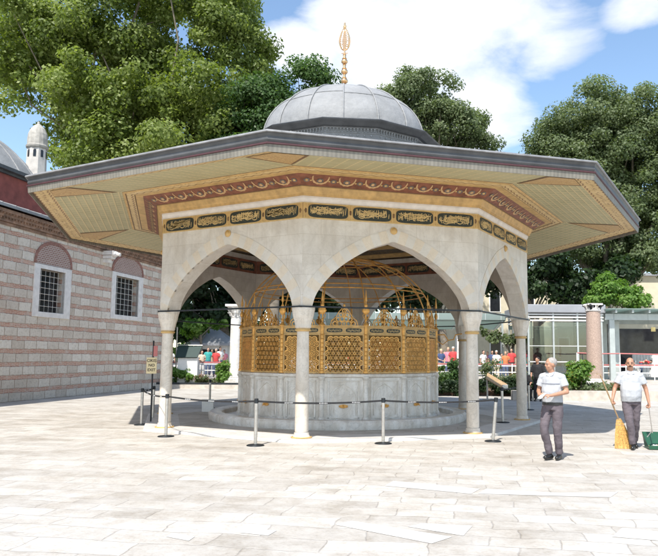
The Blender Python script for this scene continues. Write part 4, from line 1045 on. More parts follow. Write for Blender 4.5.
# ------------------------------------------------------------------ antique columns
def antique(name, label, loc, r, z0, z1, m, capm):
    root = thing(name, label, 'column', (loc[0], loc[1], 0))
    s = MB(); s.box((0, 0, z0 + .1), (r * 2.9, r * 2.9, .2)); s.lathe([(r * 1.35, z0 + .2), (r * 1.4, z0 + .27), (r * 1.15, z0 + .33), (r * 1.2, z0 + .38), (r * 1.05, z0 + .42)], 24)
    ob('plinth', s, capm, root)
    s = MB(); s.lathe([(r * 1.04, z0 + .4), (r, z0 + .8), (r * .97, (z0 + z1) / 2), (r * .9, z1)], 28); ob('shaft', s, m, root, smooth=True)
    return root
a = antique('antique_column', 'white antique marble column with carved Corinthian capital in the left arch', (-6.75, 36.3), .31, .2, 3.72, M['antique'], M['antique'])
s = MB(); s.lathe([(.29, 3.70), (.31, 3.75), (.28, 3.8), (.30, 3.95), (.40, 4.15), (.50, 4.28)], 16); s.box((0, 0, 4.34), (1.02, 1.02, .12)); 
for k in range(8):
    t = 2 * PI * k / 8; s.tube([(.30 * math.cos(t), .30 * math.sin(t), 3.8), (.37 * math.cos(t), .37 * math.sin(t), 3.98), (.46 * math.cos(t), .46 * math.sin(t), 3.96)], [.06, .07, .03], 6)
    t += PI / 8; s.tube([(.33 * math.cos(t), .33 * math.sin(t), 3.95), (.43 * math.cos(t), .43 * math.sin(t), 4.16), (.55 * math.cos(t), .55 * math.sin(t), 4.16)], [.06, .07, .03], 6)
ob('capital', s, M['antique'], a)
a = antique('antique_column', 'pink granite column with broken dark and white capital before the glass pavilion', (11.15, 33.0), .37, .3, 3.95, M['granite'], M['antique'])
s = MB(); s.lathe([(.35, 3.93), (.38, 3.97), (.34, 4.02), (.36, 4.1)], 20); 
for k in range(8):
    t = 2 * PI * k / 8 + .2; s.tube([(.28 * math.cos(t), .28 * math.sin(t), 4.05), (.36 * math.cos(t), .36 * math.sin(t), 4.2), (.5 * math.cos(t), .5 * math.sin(t), 4.24)], [.09, .08, .05], 6, mi=k % 2)
s.box((0, 0, 4.27), (.72, .7, .08))
ob('capital', s, [M['antique'], M['iron']], a)
a = antique('antique_column', 'plain bright white marble post just left of the third pavilion column', (5.15, 36.6), .14, .2, 3.75, M['antique'], M['antique'])
s = MB(); s.box((0, 0, 3.83), (.42, .42, .16)); ob('capital', s, M['antique'], a)

# ------------------------------------------------------------------ glass pavilion, pergola, canopy
gp = thing('glass_pavilion', 'glazed box pavilion with flat grey roof and white louvres behind the granite column', 'pavilion', (9.25, 38.2, .45))
s = MB(); s.box((2.05, 2.6, 3.98), (4.5, 5.6, .46)); ob('roof', s, M['roofgrey'], gp, bevel=.03)
for z in (3.66, 3.50, 3.32):
    s = MB(); s.box((2.05, -.03, z), (4.3, .10, .075)); s.box((4.17, 2.5, z), (.06, 5, .075)); s.box((-.07, 2.5, z), (.06, 5, .075)); ob('louvre', s, M['whitepaint'], gp)
for x in (0, 1.4, 2.75, 4.1):
    for y in (0, 5.0): s = MB(); s.box((x, y, 1.87), (.09, .09, 3.75)); ob('mullion', s, M['glassgreen'], gp)
for x in (.7, 2.05, 3.43):
    s = MB(); s.box((x, .0, 1.62), (1.30 if x > .8 else 1.31, .015, 3.2)); ob('glass_panel', s, M['glass'], gp)
    s = MB(); s.box((x, 5.0, 1.62), (1.30, .015, 3.2)); ob('glass_panel', s, M['glass'], gp)
for x in (0, 4.1):
    s = MB(); s.box((x, 2.5, 1.62), (.015, 4.9, 3.2)); ob('glass_panel', s, M['glass'], gp)
s = MB(); s.box((2.05, -.02, 1.02), (4.1, .05, .05)); s.box((2.05, -.02, 1.9), (4.1, .03, .03)); s.box((2.05, 0, .03), (4.2, .12, .06)); ob('rail', s, M['whitepaint'], gp)
s = MB(); s.box((2.35, .14, 1.42), (.98, .03, .95)); s.box((2.35, .14, .50), (.98, .03, .80)); 
M['poster'] = pm('poster_white', (.62, .68, .63), .6, var=.05); 
pb = tag(ob('poster_board', s, M['poster'], None, (9.25, 38.2, .45)), 'two white poster boards standing behind the pavilion glass', 'poster')
rnd = random.Random(4); s = MB()
for _ in range(26):
    x = 2.35 + rnd.uniform(-.36, .36); z = .25 + rnd.uniform(0, .38); s.add([(x, .118, z), (x + rnd.uniform(.02, .06), .118, z + .05), (x + rnd.uniform(-.02, .04), .118, z + .1)], [(0, 1, 2)])
s.box((2.35, .12, 1.46), (.5, .004, .045))
ob('poster_print', s, M['greenboard'], pb)
s = MB(); s.box((.55, 2.6, .9), (.5, .6, 1.8)); 
tag(ob('ticket_machine', s, M['iron'], None, (9.25, 38.2, .45), bevel=.05), 'dark cabinet inside the glass pavilion at its left', 'cabinet')
pg = thing('glass_pergola', 'pale green steel pergola with slatted glass roof reaching the right edge', 'pergola', (13.75, 38.2, .33))
for x, y in ((.15, 0), (.85, 1.2), (7.5, 0), (13, 0), (.15, 4.5), (7.5, 4.5), (13, 4.5), (.85, 3.2)):
    s = MB(); s.box((x, y, 1.75), (.30, .26, 3.5)); ob('post', s, M['glassgreen'], pg, bevel=.02)
for y in (0, 4.5):
    s = MB(); s.box((6.9, y, 3.66), (14.2, .22, .34)); 
    for k in range(8): s.box((k * 1.9 + .3, y - .12, 3.66), (.05, .03, .34))
    ob('beam', s, M['glassgreen'], pg)
for k in range(16):
    s = MB(); s.box((.2 + k * .92, 2.1, 3.94), (.10, 5.6, .16)); ob('rafter', s, M['glassgreen'], pg)
s = MB(); s.box((6.9, 2.1, 4.07), (14.4, 5.8, .03)); ob('roof_glass', s, M['frost'], pg)
cp_ = thing('glass_canopy', 'long pale glass canopy running behind the fountain and the right columns', 'canopy', (-5.5, 43.5, .45))
s = MB(); s.box((7.3, 0, 3.82), (14.6, .12, .42)); ob('fascia', s, M['frost'], cp_)
s = MB(); s.add([(0, 0, 3.62), (14.6, 0, 3.62), (14.6, 3, 3.15), (0, 3, 3.15), (0, 0, 3.59), (14.6, 0, 3.59), (14.6, 3, 3.12), (0, 3, 3.12)], [(0, 1, 2, 3), (7, 6, 5, 4), (0, 4, 5, 1)]); ob('roof_glass', s, M['frost'], cp_)
for k in range(6):
    s = MB(); s.box((.2 + k * 2.84, .1, 1.7), (.12, .12, 3.4)); ob('post', s, M['glassgreen'], cp_)
    s = MB(); s.tube([(.2 + k * 2.84, .05, 3.55), (.2 + k * 2.84, 3, 3.08)], .05, 6); ob('bracket', s, M['glassgreen'], cp_)
for k in range(15): s = MB(); s.box((.3 + k, -.07, 3.82), (.05, .02, .42)); ob('mullion', s, M['glassgreen'], cp_)
# barrier rail with red tape
br = thing('barrier_rail', 'white post-and-rail barrier topped with red tape in front of the crowd', 'barrier', (-14, 38.6, .45))
s = MB(); s.box((18.5, 0, .86), (37, .04, .07)); ob('tape', s, M['redtape'], br)
s = MB(); s.box((18.5, 0, .77), (37, .05, .06)); s.box((18.5, 0, .42), (37, .04, .05)); ob('rail', s, M['whitepaint'], br)
for k in range(24): s = MB(); s.tube([(k * 1.6, 0, 0), (k * 1.6, 0, .9)], .03, 8); ob('post', s, M['whitepaint'], br)
s = MB(); 
for k in range(12): s.tube([(0, 0, 0), (0, 0, 0.01)], .01, 4) if False else None
rb = thing('rope_barrier', 'red and white tape strung at chest height left of the sweeper', 'barrier', (11.0, 35.2, .33))
s = MB(); s.tube([(0, 0, 1.62), (1.2, 0, 1.58), (2.2, 0, 1.60), (4.4, 0, 1.56), (7, 0, 1.60)], .035, 6); ob('tape', s, M['redtape'], rb)
for x in (0, 2.2, 4.5, 7): s = MB(); s.tube([(x, 0, 0), (x, 0, 1.63)], .03, 8); ob('post', s, M['whitepaint'], rb)
# booth, info boards, cream building, fence
bt = thing('ticket_booth', 'small white booth with grey hipped roof seen through the left arch', 'booth', (-10.1, 46.5, .45))
s = MB(); s.box((0, 0, .95), (2.2, 2.2, 1.9)); ob('wall', s, M['whitepaint'], bt)
s = MB(); s.add([(-1.5, -1.5, 1.9), (1.5, -1.5, 1.9), (1.5, 1.5, 1.9), (-1.5, 1.5, 1.9), (-1.5, -1.5, 2.05), (1.5, -1.5, 2.05), (1.5, 1.5, 2.05), (-1.5, 1.5, 2.05), (-.2, 0, 3.1), (.2, 0, 3.1)], [(3, 2, 1, 0), (0, 1, 5, 4), (1, 2, 6, 5), (2, 3, 7, 6), (3, 0, 4, 7), (4, 5, 9, 8), (5, 6, 9), (6, 7, 8, 9), (7, 4, 8)]); ob('roof', s, M['roofgrey'], bt)
s = MB(); s.box((0, -1.11, 1.25), (1.4, .04, .8)); ob('window', s, M['darkglass'], bt)
ib = thing('info_board', 'dark green slanted board on a broad white base in the left flower bed', 'sign', (-9.3, 36.4, .1), .05)
s = MB(); s.box((0, .2, .75), (1.05, .35, 1.5)); ob('base', s, M['whitepaint'], ib, bevel=.02)
s = MB(); s.add([(-.62, -.1, 1.50), (.52, -.1, 1.50), (.66, .45, 2.1), (-.62, .45, 2.1), (-.62, -.06, 1.46), (.52, -.06, 1.46), (.66, .5, 2.06), (-.62, .5, 2.06)], [(0, 1, 2, 3), (7, 6, 5, 4), (0, 4, 5, 1), (1, 5, 6, 2), (2, 6, 7, 3), (3, 7, 4, 0)]); ob('panel', s, M['greenboard'], ib)
s = MB(); s.tube([(-.66, .3, 0), (-.66, .3, 3.1)], .035, 8); s.tube([(-.66, .3, 2.14), (.68, .45, 2.14)], .02, 6); ob('frame', s, M['steel'], ib)
cb = thing('cream_building', 'cream rendered building behind the trees at right', 'building', (22, 64, .45))
s = MB(); s.box((0, 3, 4.5), (36, 6, 9)); ob('wall', s, M['cream'], cb)
s = MB(); s.box((0, 3, 9.1), (36.8, 6.8, .25)); ob('roof', s, M['roofgrey'], cb)
for k in range(11):
    for z in (2.2, 6.4):
        s = MB(); s.box((-16 + k * 3.2, -.02, z), (1.1, .06, 1.9)); w = ob('window', s, M['whitepaint'], cb)
        s = MB(); s.box((-16 + k * 3.2, -.06, z), (.9, .03, 1.7)); ob('pane', s, M['darkglass'], w)
s = MB(); s.box((0, 0, .75), (5, .08, 1.5)); 
for k in range(24): s.box((-2.4 + k * .21, -.06, .75), (.04, .04, 1.5))
tag(ob('panel_fence', s, M['whitepaint'], None, (20.8, 46.5, .45)), 'white panelled fence under the pergola behind the bending figures', 'fence')
s = MB(); s.box((.2, 0, .1), (.7, .05, 1.1)); s.box((-.7, 0, .3), (.3, .05, .3), 1)
M['orange'] = pm('orange_banner', (.45, .13, .05), .7, var=.2); M['yellowb'] = pm('yellow_banner', (.4, .33, .14), .7, var=.2)
tag(ob('hanging_banner', s, [M['orange'], M['yellowb']], None, (20.9, 47.5, 3.4)), 'orange and yellow banner hanging under the pergola', 'banner')
s = MB(); s.box((0, 0, 1.7), (7, .05, 3.3)); tag(ob('shade_sheet', s, M['darkglass'], None, (21.5, 49, .45)), 'dark sheet added behind the pergola for its shaded interior', 'backdrop')  # plain dark sheet added in place of the shaded depth under the pergola

# wooden lectern
lt = thing('wooden_lectern', 'slanted pale wooden board on a thin post beyond the third column', 'lectern', (5.05, 27.9, 0))
s = MB(); s.tube([(0, 0, 0), (0, 0, .80)], .035, 8); s.lathe([(.2, 0), (.2, .02), (.04, .04)], 16); ob('post', s, M['steel'], lt)
s = MB(); M4 = Matrix.Translation((.36, -.1, .72)) @ Matrix.Rotation(R_(30), 4, 'Y') @ Matrix.Rotation(R_(38), 4, 'X'); s.box((0, 0, 0), (.92, .42, .035), 0, M4); ob('board', s, M['wood'], lt)
s = MB(); s.box((.68, -.12, .50), (.24, .2, .2)); ob('leaflet_box', s, M['steel'], lt, bevel=.01)

# ------------------------------------------------------------------ stanchions with belts
posts = {'A': (-5.4, 16.91, 0, ['C', 'B'], 'leftmost steel stanchion, out in the pavilion shadow left of the sign'), 'B': (-5.52, 18.22, 0, [], 'steel stanchion close behind the notice sign left of the first column'), 'C': (-4.12, 14.55, 0, ['D'], 'steel stanchion standing against the front of the first column'), 'D': (-2.03, 13.2, 0, ['E'], 'steel stanchion between the first column and the front column'), 'E': (0.41, 13.62, 0, ['F'], 'steel stanchion right of the front column before the fountain'), 'F': (2.65, 14.08, 5, [], 'leaning steel stanchion just right of the third column'), 'G': (3.55, 17.48, -1, ['H'], 'thin stanchion in shade right behind the leaning one'), 'H': (5.42, 22.48, 0, [], 'far stanchion beside the figures in black'), 'I': (-4.79, 21.64, 0, [], 'far stanchion in shade beside the blank white board')}
GS = 'belt stanchions round the fountain pavilion'
bs = MB(); bs.lathe([(.17, 0), (.17, .012), (.15, .022), (.04, .035)], 28); base_me = bs.mesh('base_plate', [M['iron']]); base_me.shade_smooth()
ps = MB(); ps.lathe([(.033, .03), (.033, .80)], 20); post_me2 = ps.mesh('tube', [M['steel']]); post_me2.shade_smooth()
cs = MB(); cs.lathe([(.033, .795), (.04, .80), (.04, .875), (.035, .885), (.001, .89)], 20); cap_me = cs.mesh('belt_head', [M['iron']])
for key, (x, y, lean, to, label) in posts.items():
    r = thing('belt_stanchion', label, 'stanchion', (x, y, .0 if key not in 'GI' else .056), 0, GS)
    link('base_plate', base_me, r); t = link('tube', post_me2, r); c = link('belt_head', cap_me, t)
    t.rotation_euler = (0, R_(lean), 0)
    for b in to:
        if isinstance(b, str): bx, by = posts[b][0], posts[b][1]
        else: bx, by = b
        d = Vector((bx - x, by - y, 0)); Ld = d.length; n_ = 10; z = .835
        h0 = math.sin(R_(lean)) * .83; h1 = math.sin(R_(posts[b][2])) * .83 if isinstance(b, str) else 0
        dn = d.normalized(); pr = Vector((-dn.y, dn.x, 0)) * .002; s = MB(); vs = []
        for q in range(n_ + 1):
            u = q / n_; p = Vector((h0, 0, 0)) * (1 - u) + (d + Vector((h1, 0, 0))) * u; zz_ = z - .055 * 4 * u * (1 - u) * min(1, Ld / 3)
            for w in (-1, 1):
                for hh in (-.018, .018): vs.append((p.x + pr.x * w, p.y + pr.y * w, zz_ + hh))
        fs = []
        for q in range(n_):
            o4 = 4 * q; fs += [(o4, o4 + 4, o4 + 5, o4 + 1), (o4 + 2, o4 + 3, o4 + 7, o4 + 6), (o4 + 1, o4 + 5, o4 + 7, o4 + 3), (o4, o4 + 2, o4 + 6, o4 + 4)]
        s.add(vs, fs, 0)
        for u in (.25, .52, .78):
            p = Vector((h0, 0, 0)) * (1 - u) + (d + Vector((h1, 0, 0))) * u; zz_ = z - .055 * 4 * u * (1 - u) * min(1, Ld / 3)
            for l in range(6):
                pp = p + dn * (l * .028 - .07); s.box((pp.x, pp.y - .004, zz_), (.016, .006, .02 - .006 * (l % 2)), 1)
        ob('belt', s, [M['blackbelt'], M['beltmark']], t if False else r)
# cream sign on a black post
sg = thing('notice_sign', 'cream notice with three dark lines on a black post left of the first column', 'sign', (-5.25, 17.15, 0), .12)
s = MB(); s.tube([(0, .03, 0), (0, .03, 2.06)], .02, 8); s.lathe([(.16, 0), (.16, .015), (.03, .03)], 20, (0, .03, 0)); ob('post', s, M['iron'], sg)
s = MB(); s.box((-.02, -.02, 1.44), (.25, .018, .40)); pnl = ob('panel', s, M['signcream'], sg, bevel=.004)
s = MB(); s.box((.06, -.0, 1.80), (.10, .02, .26)); ob('red_tag', s, M['redtape'], sg)
for i, t in enumerate(('ÇIKIŞ', 'NO', 'EXIT')):
    cu = bpy.data.curves.new('lettering', 'FONT'); cu.body = t; cu.size = .095; cu.align_x = 'CENTER'; cu.align_y = 'CENTER'; cu.extrude = .0015
    cu.offset = .002
    to = bpy.data.objects.new('tmp', cu); COL.objects.link(to); bpy.context.view_layer.update()
    me = bpy.data.meshes.new_from_object(to.evaluated_get(bpy.context.evaluated_depsgraph_get())); bpy.data.objects.remove(to)
    me.materials.clear(); me.materials.append(M['ink'])
    o = link('lettering', me, pnl, (-.02, -.0315, 1.56 - i * .115)); o.rotation_euler = (PI / 2, 0, 0)
s = MB(); s.box((0, 0, .18), (.34, .03, .36)); 
for q in (-.14, .14): s.box((q, .08, .14), (.02, .14, .02)); s.box((q, .14, .12), (.02, .02, .24))
tag(ob('blank_board', s, M['whitepaint'], None, (-4.55, 20.3, .056)), 'small blank white board standing left of the fountain basin', 'board')
s = MB(); s.box((0, 0, .004), (.34, .16, .008)); 
for q in range(7): s.box((-.14 + q * .047, 0, .011), (.012, .13, .006))
tag(ob('drain_grate', s, M['iron'], None, (-2.83, 14.6, 0)), 'small dark drain grate in the paving left of the front column', 'grate')

# ------------------------------------------------------------------ people
FOLD = bpy.data.textures.new('cloth_folds', 'CLOUDS'); FOLD.noise_scale = .11; FOLD.noise_depth = 2
def remesh(mb, voxel, mats, smooth=2, fold=0):
    me = mb.mesh('tmp', []); o = bpy.data.objects.new('tmp', me); COL.objects.link(o)
    m = o.modifiers.new('r', 'REMESH'); m.mode = 'VOXEL'; m.voxel_size = voxel; m.use_smooth_shade = True
    if smooth: k = o.modifiers.new('s', 'SMOOTH'); k.iterations = smooth; k.factor = .5
    if fold: k = o.modifiers.new('f', 'DISPLACE'); k.texture = FOLD; k.strength = fold; k.mid_level = .5
    bpy.context.view_layer.update()
    r = bpy.data.meshes.new_from_object(o.evaluated_get(bpy.context.evaluated_depsgraph_get()))
    bpy.data.objects.remove(o); r.materials.clear()
    for x in mats: r.materials.append(x)
    return r
def hand(s, w, d, side, curl, pn, k=1.):
    """palm at wrist w pointing along d; pn = palm-facing normal; fingers curl towards pn"""
    d = Vector(d).normalized(); pn = Vector(pn); pn = (pn - d * pn.dot(d)).normalized(); a = d.cross(pn).normalized() * side
    w = Vector(w)
    for q in (-.028, -.009, .010, .028): s.cap(w + a * q * .6 + d * .01, .017, w + a * q + d * .075, .014, 8)
    for q, L_ in ((-.030, .055), (-.010, .072), (.011, .078), (.031, .068)):
        p = w + a * q + d * .085; dr = d.copy(); r = .0095
        for f in (.42, .33, .25):
            ax = d.cross(pn); dr = (dr * math.cos(R_(curl)) + pn * math.sin(R_(curl))).normalized() if f == .42 else (Matrix.Rotation(R_(curl), 3, ax.normalized()) @ dr)
            e = p + dr * L_ * f * k; s.cap(p, r, e, r * .92, 7); p = e; r *= .93
    p = w + a * .03 + d * .025; e = p + (a * .6 + d * .6 + pn * .45).normalized() * .042; s.cap(p, .013, e, .0105, 7); s.cap(e, .0105, e + (d * .8 + pn * .6).normalized() * .03, .009, 7)
def oval(s, rings, n=20):
    """loft of ellipses (x, y, z, rx, ry), flat ends"""
    vs = []
    for x, y, z, rx, ry in rings:
        for k in range(n): t = 2 * PI * k / n; vs.append((x + rx * math.cos(t), y + ry * math.sin(t), z))
    fs = [(i * n + k, i * n + (k + 1) % n, (i + 1) * n + (k + 1) % n, (i + 1) * n + k) for i in range(len(rings) - 1) for k in range(n)]
    fs += [tuple(range(n))[::-1], tuple((len(rings) - 1) * n + k for k in range(n))]
    s.add(vs, fs)
def person(label, cat_group, J, mats, vox=.011, detail=True, tall=1.):
    """J holds joints in a frame facing -Y, feet on z = 0"""
    skin, shirtm, trm, hairm, shoem = mats
    hd = Vector(J['head']); HM = Matrix.Translation(hd) @ Matrix.Rotation(R_(J.get('hyaw', 0)), 4, 'Z') @ Matrix.Rotation(R_(J.get('hpitch', 0)), 4, 'X')
    belly = J.get('belly', 0)
    s = MB()
    # skull, jaw, nose, brow, ears
    s.ell((0, .012, .022), (.074, .093, .092), 18, 14, M4=HM); s.ell((0, -.018, -.045), (.056, .066, .07), 16, 12, M4=HM); s.ell((0, -.052, -.088), (.028, .024, .022), 10, 8, M4=HM)
    s.ell((0, -.088, -.018), (.0135, .024, .013), 8, 6, M4=HM); s.cap(tuple(HM @ Vector((0, -.078, .016))), .009, tuple(HM @ Vector((0, -.096, -.014))), .012, 8)
    for q in (-1, 1):
        s.ell((q * .031, -.070, .022), (.022, .014, .010), 8, 6, M4=HM); s.ell((q * .077, .012, -.008), (.010, .022, .032), 8, 6, M4=HM); s.ell((q * .04, -.055, -.03), (.024, .022, .022), 8, 6, M4=HM)
    s.ell((0, -.078, -.053), (.024, .012, .007), 8, 6, M4=HM); s.ell((0, -.076, -.064), (.020, .012, .008), 8, 6, M4=HM)
    nk = Vector(J['neck']); s.cap(nk - Vector((0, 0, .05)), .062, hd + Vector((0, .012, -.05)), .054, 14)
    ch = Vector(J['chest']); pv = Vector(J['pelvis'])
    s.ell((ch.x, ch.y, ch.z), (.14, .09, .17), 16, 12); s.ell((pv.x, pv.y, pv.z + .02), (.13, .09, .13), 16, 12); s.cap(tuple(ch), .10, tuple(pv), .10, 14)
    for q, S_ in ((-1, 'R'), (1, 'L')):
        sh, el_, wr = (Vector(J[k + S_]) for k in ('sh', 'el', 'wr'))
        s.cap(sh, .048, el_, .040, 12); s.cap(el_, .041, wr, .026, 12); s.cap(nk - Vector((0, 0, .06)), .05, sh, .045, 10)
        hand(s, wr, J.get('hd' + S_, wr - el_), q, J.get('curl' + S_, 25), J.get('pn' + S_, (-q, 0, 0)))
        hp, kn, an = (Vector(J[k + S_]) for k in ('hip', 'kn', 'an'))
        s.cap(hp, .07, kn, .045, 10); s.cap(kn, .045, an, .032, 10)
        fd = Vector(J.get('ft' + S_, (0, -1, 0))); s.cap(an - Vector((0, 0, .03)), .03, an + fd * .12 - Vector((0, 0, .05)), .024, 8)
    body = link('person', remesh(s, vox, [skin], 1)); tag(body, label, 'person', cat_group)
    # shirt
    s = MB(); b = belly
    w0 = J.get('hem', .90)
    oval(s, [(pv.x, pv.y + .0, w0, .172 + b * .3, .128 + b * .6), (pv.x, pv.y - b * .3, w0 + .10, .170 + b * .5, .130 + b), (lerp_(pv, ch, .5).x, lerp_(pv, ch, .5).y - b * .4, (w0 + .1 + ch.z) / 2, .172 + b * .5, .132 + b),
             (ch.x, ch.y, ch.z, .180, .122), (ch.x, ch.y, ch.z + .10, .178, .108), (nk.x, nk.y + .005, nk.z - .07, .135, .088), (nk.x, nk.y, nk.z - .028, .078, .072)])
    for S_ in 'RL':
        sh, el_ = Vector(J['sh' + S_]), Vector(J['el' + S_]); m = sh.lerp(el_, J.get('sleeve', .62))
        s.ell(tuple(sh - Vector((0, 0, .012))), (.062, .062, .054), 12, 8)
        s.tube([sh, sh.lerp(m, .5), m], [.058, .067, .074], 16)
    for S_ in 'RL': s.cap(nk + Vector((-.03 if S_ == 'R' else .03, .008, -.050)), .062, Vector(J['sh' + S_]) + Vector((0, 0, -.004)), .064, 14)
    link('shirt', remesh(s, vox * .95, [shirtm], 2, 0.020 if detail else .02), body)
    if detail:
        s = MB()
        for q in (-1, 1):
            s.add([(nk.x + q * .004, nk.y - .090, nk.z - .072), (nk.x + q * .062, nk.y - .082, nk.z - .05), (nk.x + q * .070, nk.y - .02, nk.z + .005), (nk.x + q * .058, nk.y - .055, nk.z - .002)], [(0, 1, 2, 3) if q > 0 else (3, 2, 1, 0)])
        oval(s, [(nk.x, nk.y + .002, nk.z - .035, .080, .076), (nk.x, nk.y + .006, nk.z + .008, .068, .066)])
        link('collar', s.mesh('collar', [shirtm]), body)
        s = MB(); 
        for k in range(16): pass
        t0 = ch.z + .02
        vs = []
        for k in range(13):
            t = PI + PI * (k + .0) / 12
            for zz_ in (t0, t0 + .010): vs.append((ch.x + .186 * math.cos(t), ch.y + .1285 * math.sin(t), zz_))
        s.add(vs, [(2 * k, 2 * k + 2, 2 * k + 3, 2 * k + 1) for k in range(12)])
        if J.get('stripe'): link('chest_stripe', s.mesh('chest_stripe', [M['stripe']]), body)
        s = MB(); oval(s, [(pv.x, pv.y, .912, .178, .136), (pv.x, pv.y, .952, .178, .136)]); 
        link('belt', s.mesh('belt', [M['shoe']]), body)
    # trousers
    s = MB(); oval(s, [(pv.x, pv.y, pv.z - .10, .165, .125), (pv.x, pv.y, pv.z - .02, .166, .125), (pv.x, pv.y, J.get('waist', .945), .152, .110)])
    for S_ in 'RL':
        hp, kn, an = (Vector(J[k + S_]) for k in ('hip', 'kn', 'an')); lo = kn.lerp(an, .97)
        s.cap(hp, .092, hp.lerp(kn, .3), .088, 14)
        s.tube([hp + (hp - kn).normalized() * .03, hp.lerp(kn, .3), kn.lerp(hp, .12), kn.lerp(an, .1), kn.lerp(an, .5), lo], [.09, .089, .075, .070, .064, .062], 16)
    link('trousers', remesh(s, vox * .95, [trm], 2, .030 if detail else .0), body)
    for S_ in 'RL':
        an = Vector(J['an' + S_]); fd = Vector(J.get('ft' + S_, (0, -1, 0))).normalized(); an = Vector((an.x, an.y, an.z - .09)); up_ = Vector((0, 0, 1))
        s = MB(); s.cap(an + up_ * .045 - fd * .03, .042, an + up_ * .04 + fd * .13, .036, 12); s.cap(an + up_ * .07, .042, an + up_ * .045 + fd * .08, .036, 12); s.cap(an + up_ * .02 - fd * .04, .02, an + up_ * .02 + fd * .14, .02, 8)
        s2 = remesh(s, vox, [shoem], 1)
        link('shoe', s2, body)
    # hair
    if hairm:
        s = MB(); bald = J.get('bald', 0); o_ = len(s.v)
        s.ell((0, .026, .040 - bald * .01), (.081 , .094, .088 - bald * .018), 18, 12, M4=HM)
        if J.get('long'): s.ell((0, .055, -.06), (.075, .05, .11), 14, 10, M4=HM)
        link('hair', remesh(s, vox, [hairm], 1), body)
    if detail:
        for q in (-1, 1):
            s = MB(); s.ell((q * .030, -.0725, .004), (.011, .006, .0055), 10, 8, 0, HM); s.ell((q * .030, -.0785, .004), (.005, .0025, .005), 8, 6, 1, HM); link('eye', s.mesh('eye', [M['eyewhite'], M['darkhair']]), body)
            s = MB(); s.tube([HM @ Vector((q * .014, -.087, .026)), HM @ Vector((q * .032, -.087, .031)), HM @ Vector((q * .05, -.074, .026))], [.004, .0048, .003], 6); link('eyebrow', s.mesh('eyebrow', [J.get('browm', hairm)]), body)
        if J.get('moustache'):
            s = MB(); 
            for q in (-1, 1): s.tube([HM @ Vector((0, -.094, -.041)), HM @ Vector((q * .018, -.092, -.042)), HM @ Vector((q * .036, -.078, -.052))], [.0085, .009, .003], 8)
            link('moustache', s.mesh('moustache', [M['darkhair']]), body)
        s = MB(); s.tube([HM @ Vector((-.018, -.0855, -.0585)), HM @ Vector((0, -.0885, -.058)), HM @ Vector((.018, -.0855, -.0585))], .0022, 5); link('mouth', s.mesh('mouth', [M['redpaint']]), body)
    return body
def lerp_(a, b, t): return a.lerp(b, t)
def basej(**k):
    J = dict(head=(0, -.02, 1.60), neck=(0, .0, 1.46), chest=(0, 0, 1.24), pelvis=(0, 0, .93), shR=(-.178, 0, 1.375), shL=(.178, 0, 1.375), elR=(-.25, .02, 1.12), elL=(.25, .02, 1.12), wrR=(-.26, -.06, .88), wrL=(.26, -.06, .88),
             hipR=(-.088, 0, .90), hipL=(.088, 0, .90), knR=(-.10, -.02, .49), knL=(.10, -.02, .49), anR=(-.11, .02, .09), anL=(.11, .02, .09))
    J.update(k); return J
# worker with folded hands, walking to the left
J1 = basej(stripe=1, hem=.952, head=(0, -.045, 1.585), neck=(0, -.01, 1.455), hyaw=-38, hpitch=4, bald=.3, belly=.012,
           elR=(-.255, .01, 1.13), wrR=(-.125, -.215, 1.065), elL=(.255, .01, 1.135), wrL=(.085, -.225, 1.075), hdR=(.55, -.45, .0), hdL=(-.6, -.35, .05), curlR=42, curlL=38, pnR=(.2, .3, 1), pnL=(-.2, .2, -1),
           knR=(-.085, -.17, .52), anR=(-.05, -.03, .10), ftR=(-.15, -1, 0), knL=(.085, -.02, .49), anL=(.05, .10, .09), ftL=(.15, -1, 0), browm=M['greyhair'])
m1 = person('grey-haired worker in pale polo shirt, hands together at his belt, walking left', None, J1, (M['skin'], M['polo'], M['trousers'], M['greyhair'], M['shoe']))
m1.location = (3.2, 11.62, 0); m1.rotation_euler = (0, 0, R_(-42))
R1 = Matrix.Rotation(R_(-42), 4, 'Z'); pp = Vector((3.2, 11.62, 0)) + R1 @ Vector((-.03, -.315, 1.07))
s = MB(); s.box((0, 0, 0), (.075, .15, .012), 0, Matrix.Rotation(R_(35), 4, 'X')); o = ob('folded_paper', s, M['whitepaint'], None, pp, R_(-60)); tag(o, 'folded white paper held in the walking worker\'s hands', 'paper')
J2 = basej(head=(0, -.03, 1.595), neck=(0, 0, 1.46), hyaw=-10, hpitch=3, bald=.9, belly=.045, moustache=True,
           elR=(-.285, .01, 1.13), wrR=(-.345, -.10, .93), hdR=(-.1, -.25, -1), curlR=62, pnR=(.9, -.5, 0), elL=(.275, .03, 1.12), wrL=(.31, -.03, .87), hdL=(.02, -.1, -1), curlL=58, pnL=(-.9, -.3, 0),
           knR=(-.055, -.12, .50), anR=(.0, -.05, .09), ftR=(-.25, -1, 0), knL=(.075, .03, .50), anL=(.075, .22, .13), ftL=(.1, -1, -.3), hem=.885)
m2 = person('moustached sweeper in pale polo shirt walking forward with broom and dustpan', None, J2, (M['skin'], M['polo'], M['trousers'], M['darkhair'], M['shoe']))
m2.location = (5.08, 13.05, 0); m2.rotation_euler = (0, 0, R_(-12))
def w2(p): return Vector((5.08, 13.05, 0)) + Matrix.Rotation(R_(-12), 4, 'Z') @ Vector(p)
hR = w2((-.365, -.135, .86)); hL = w2((.318, -.055, .79))
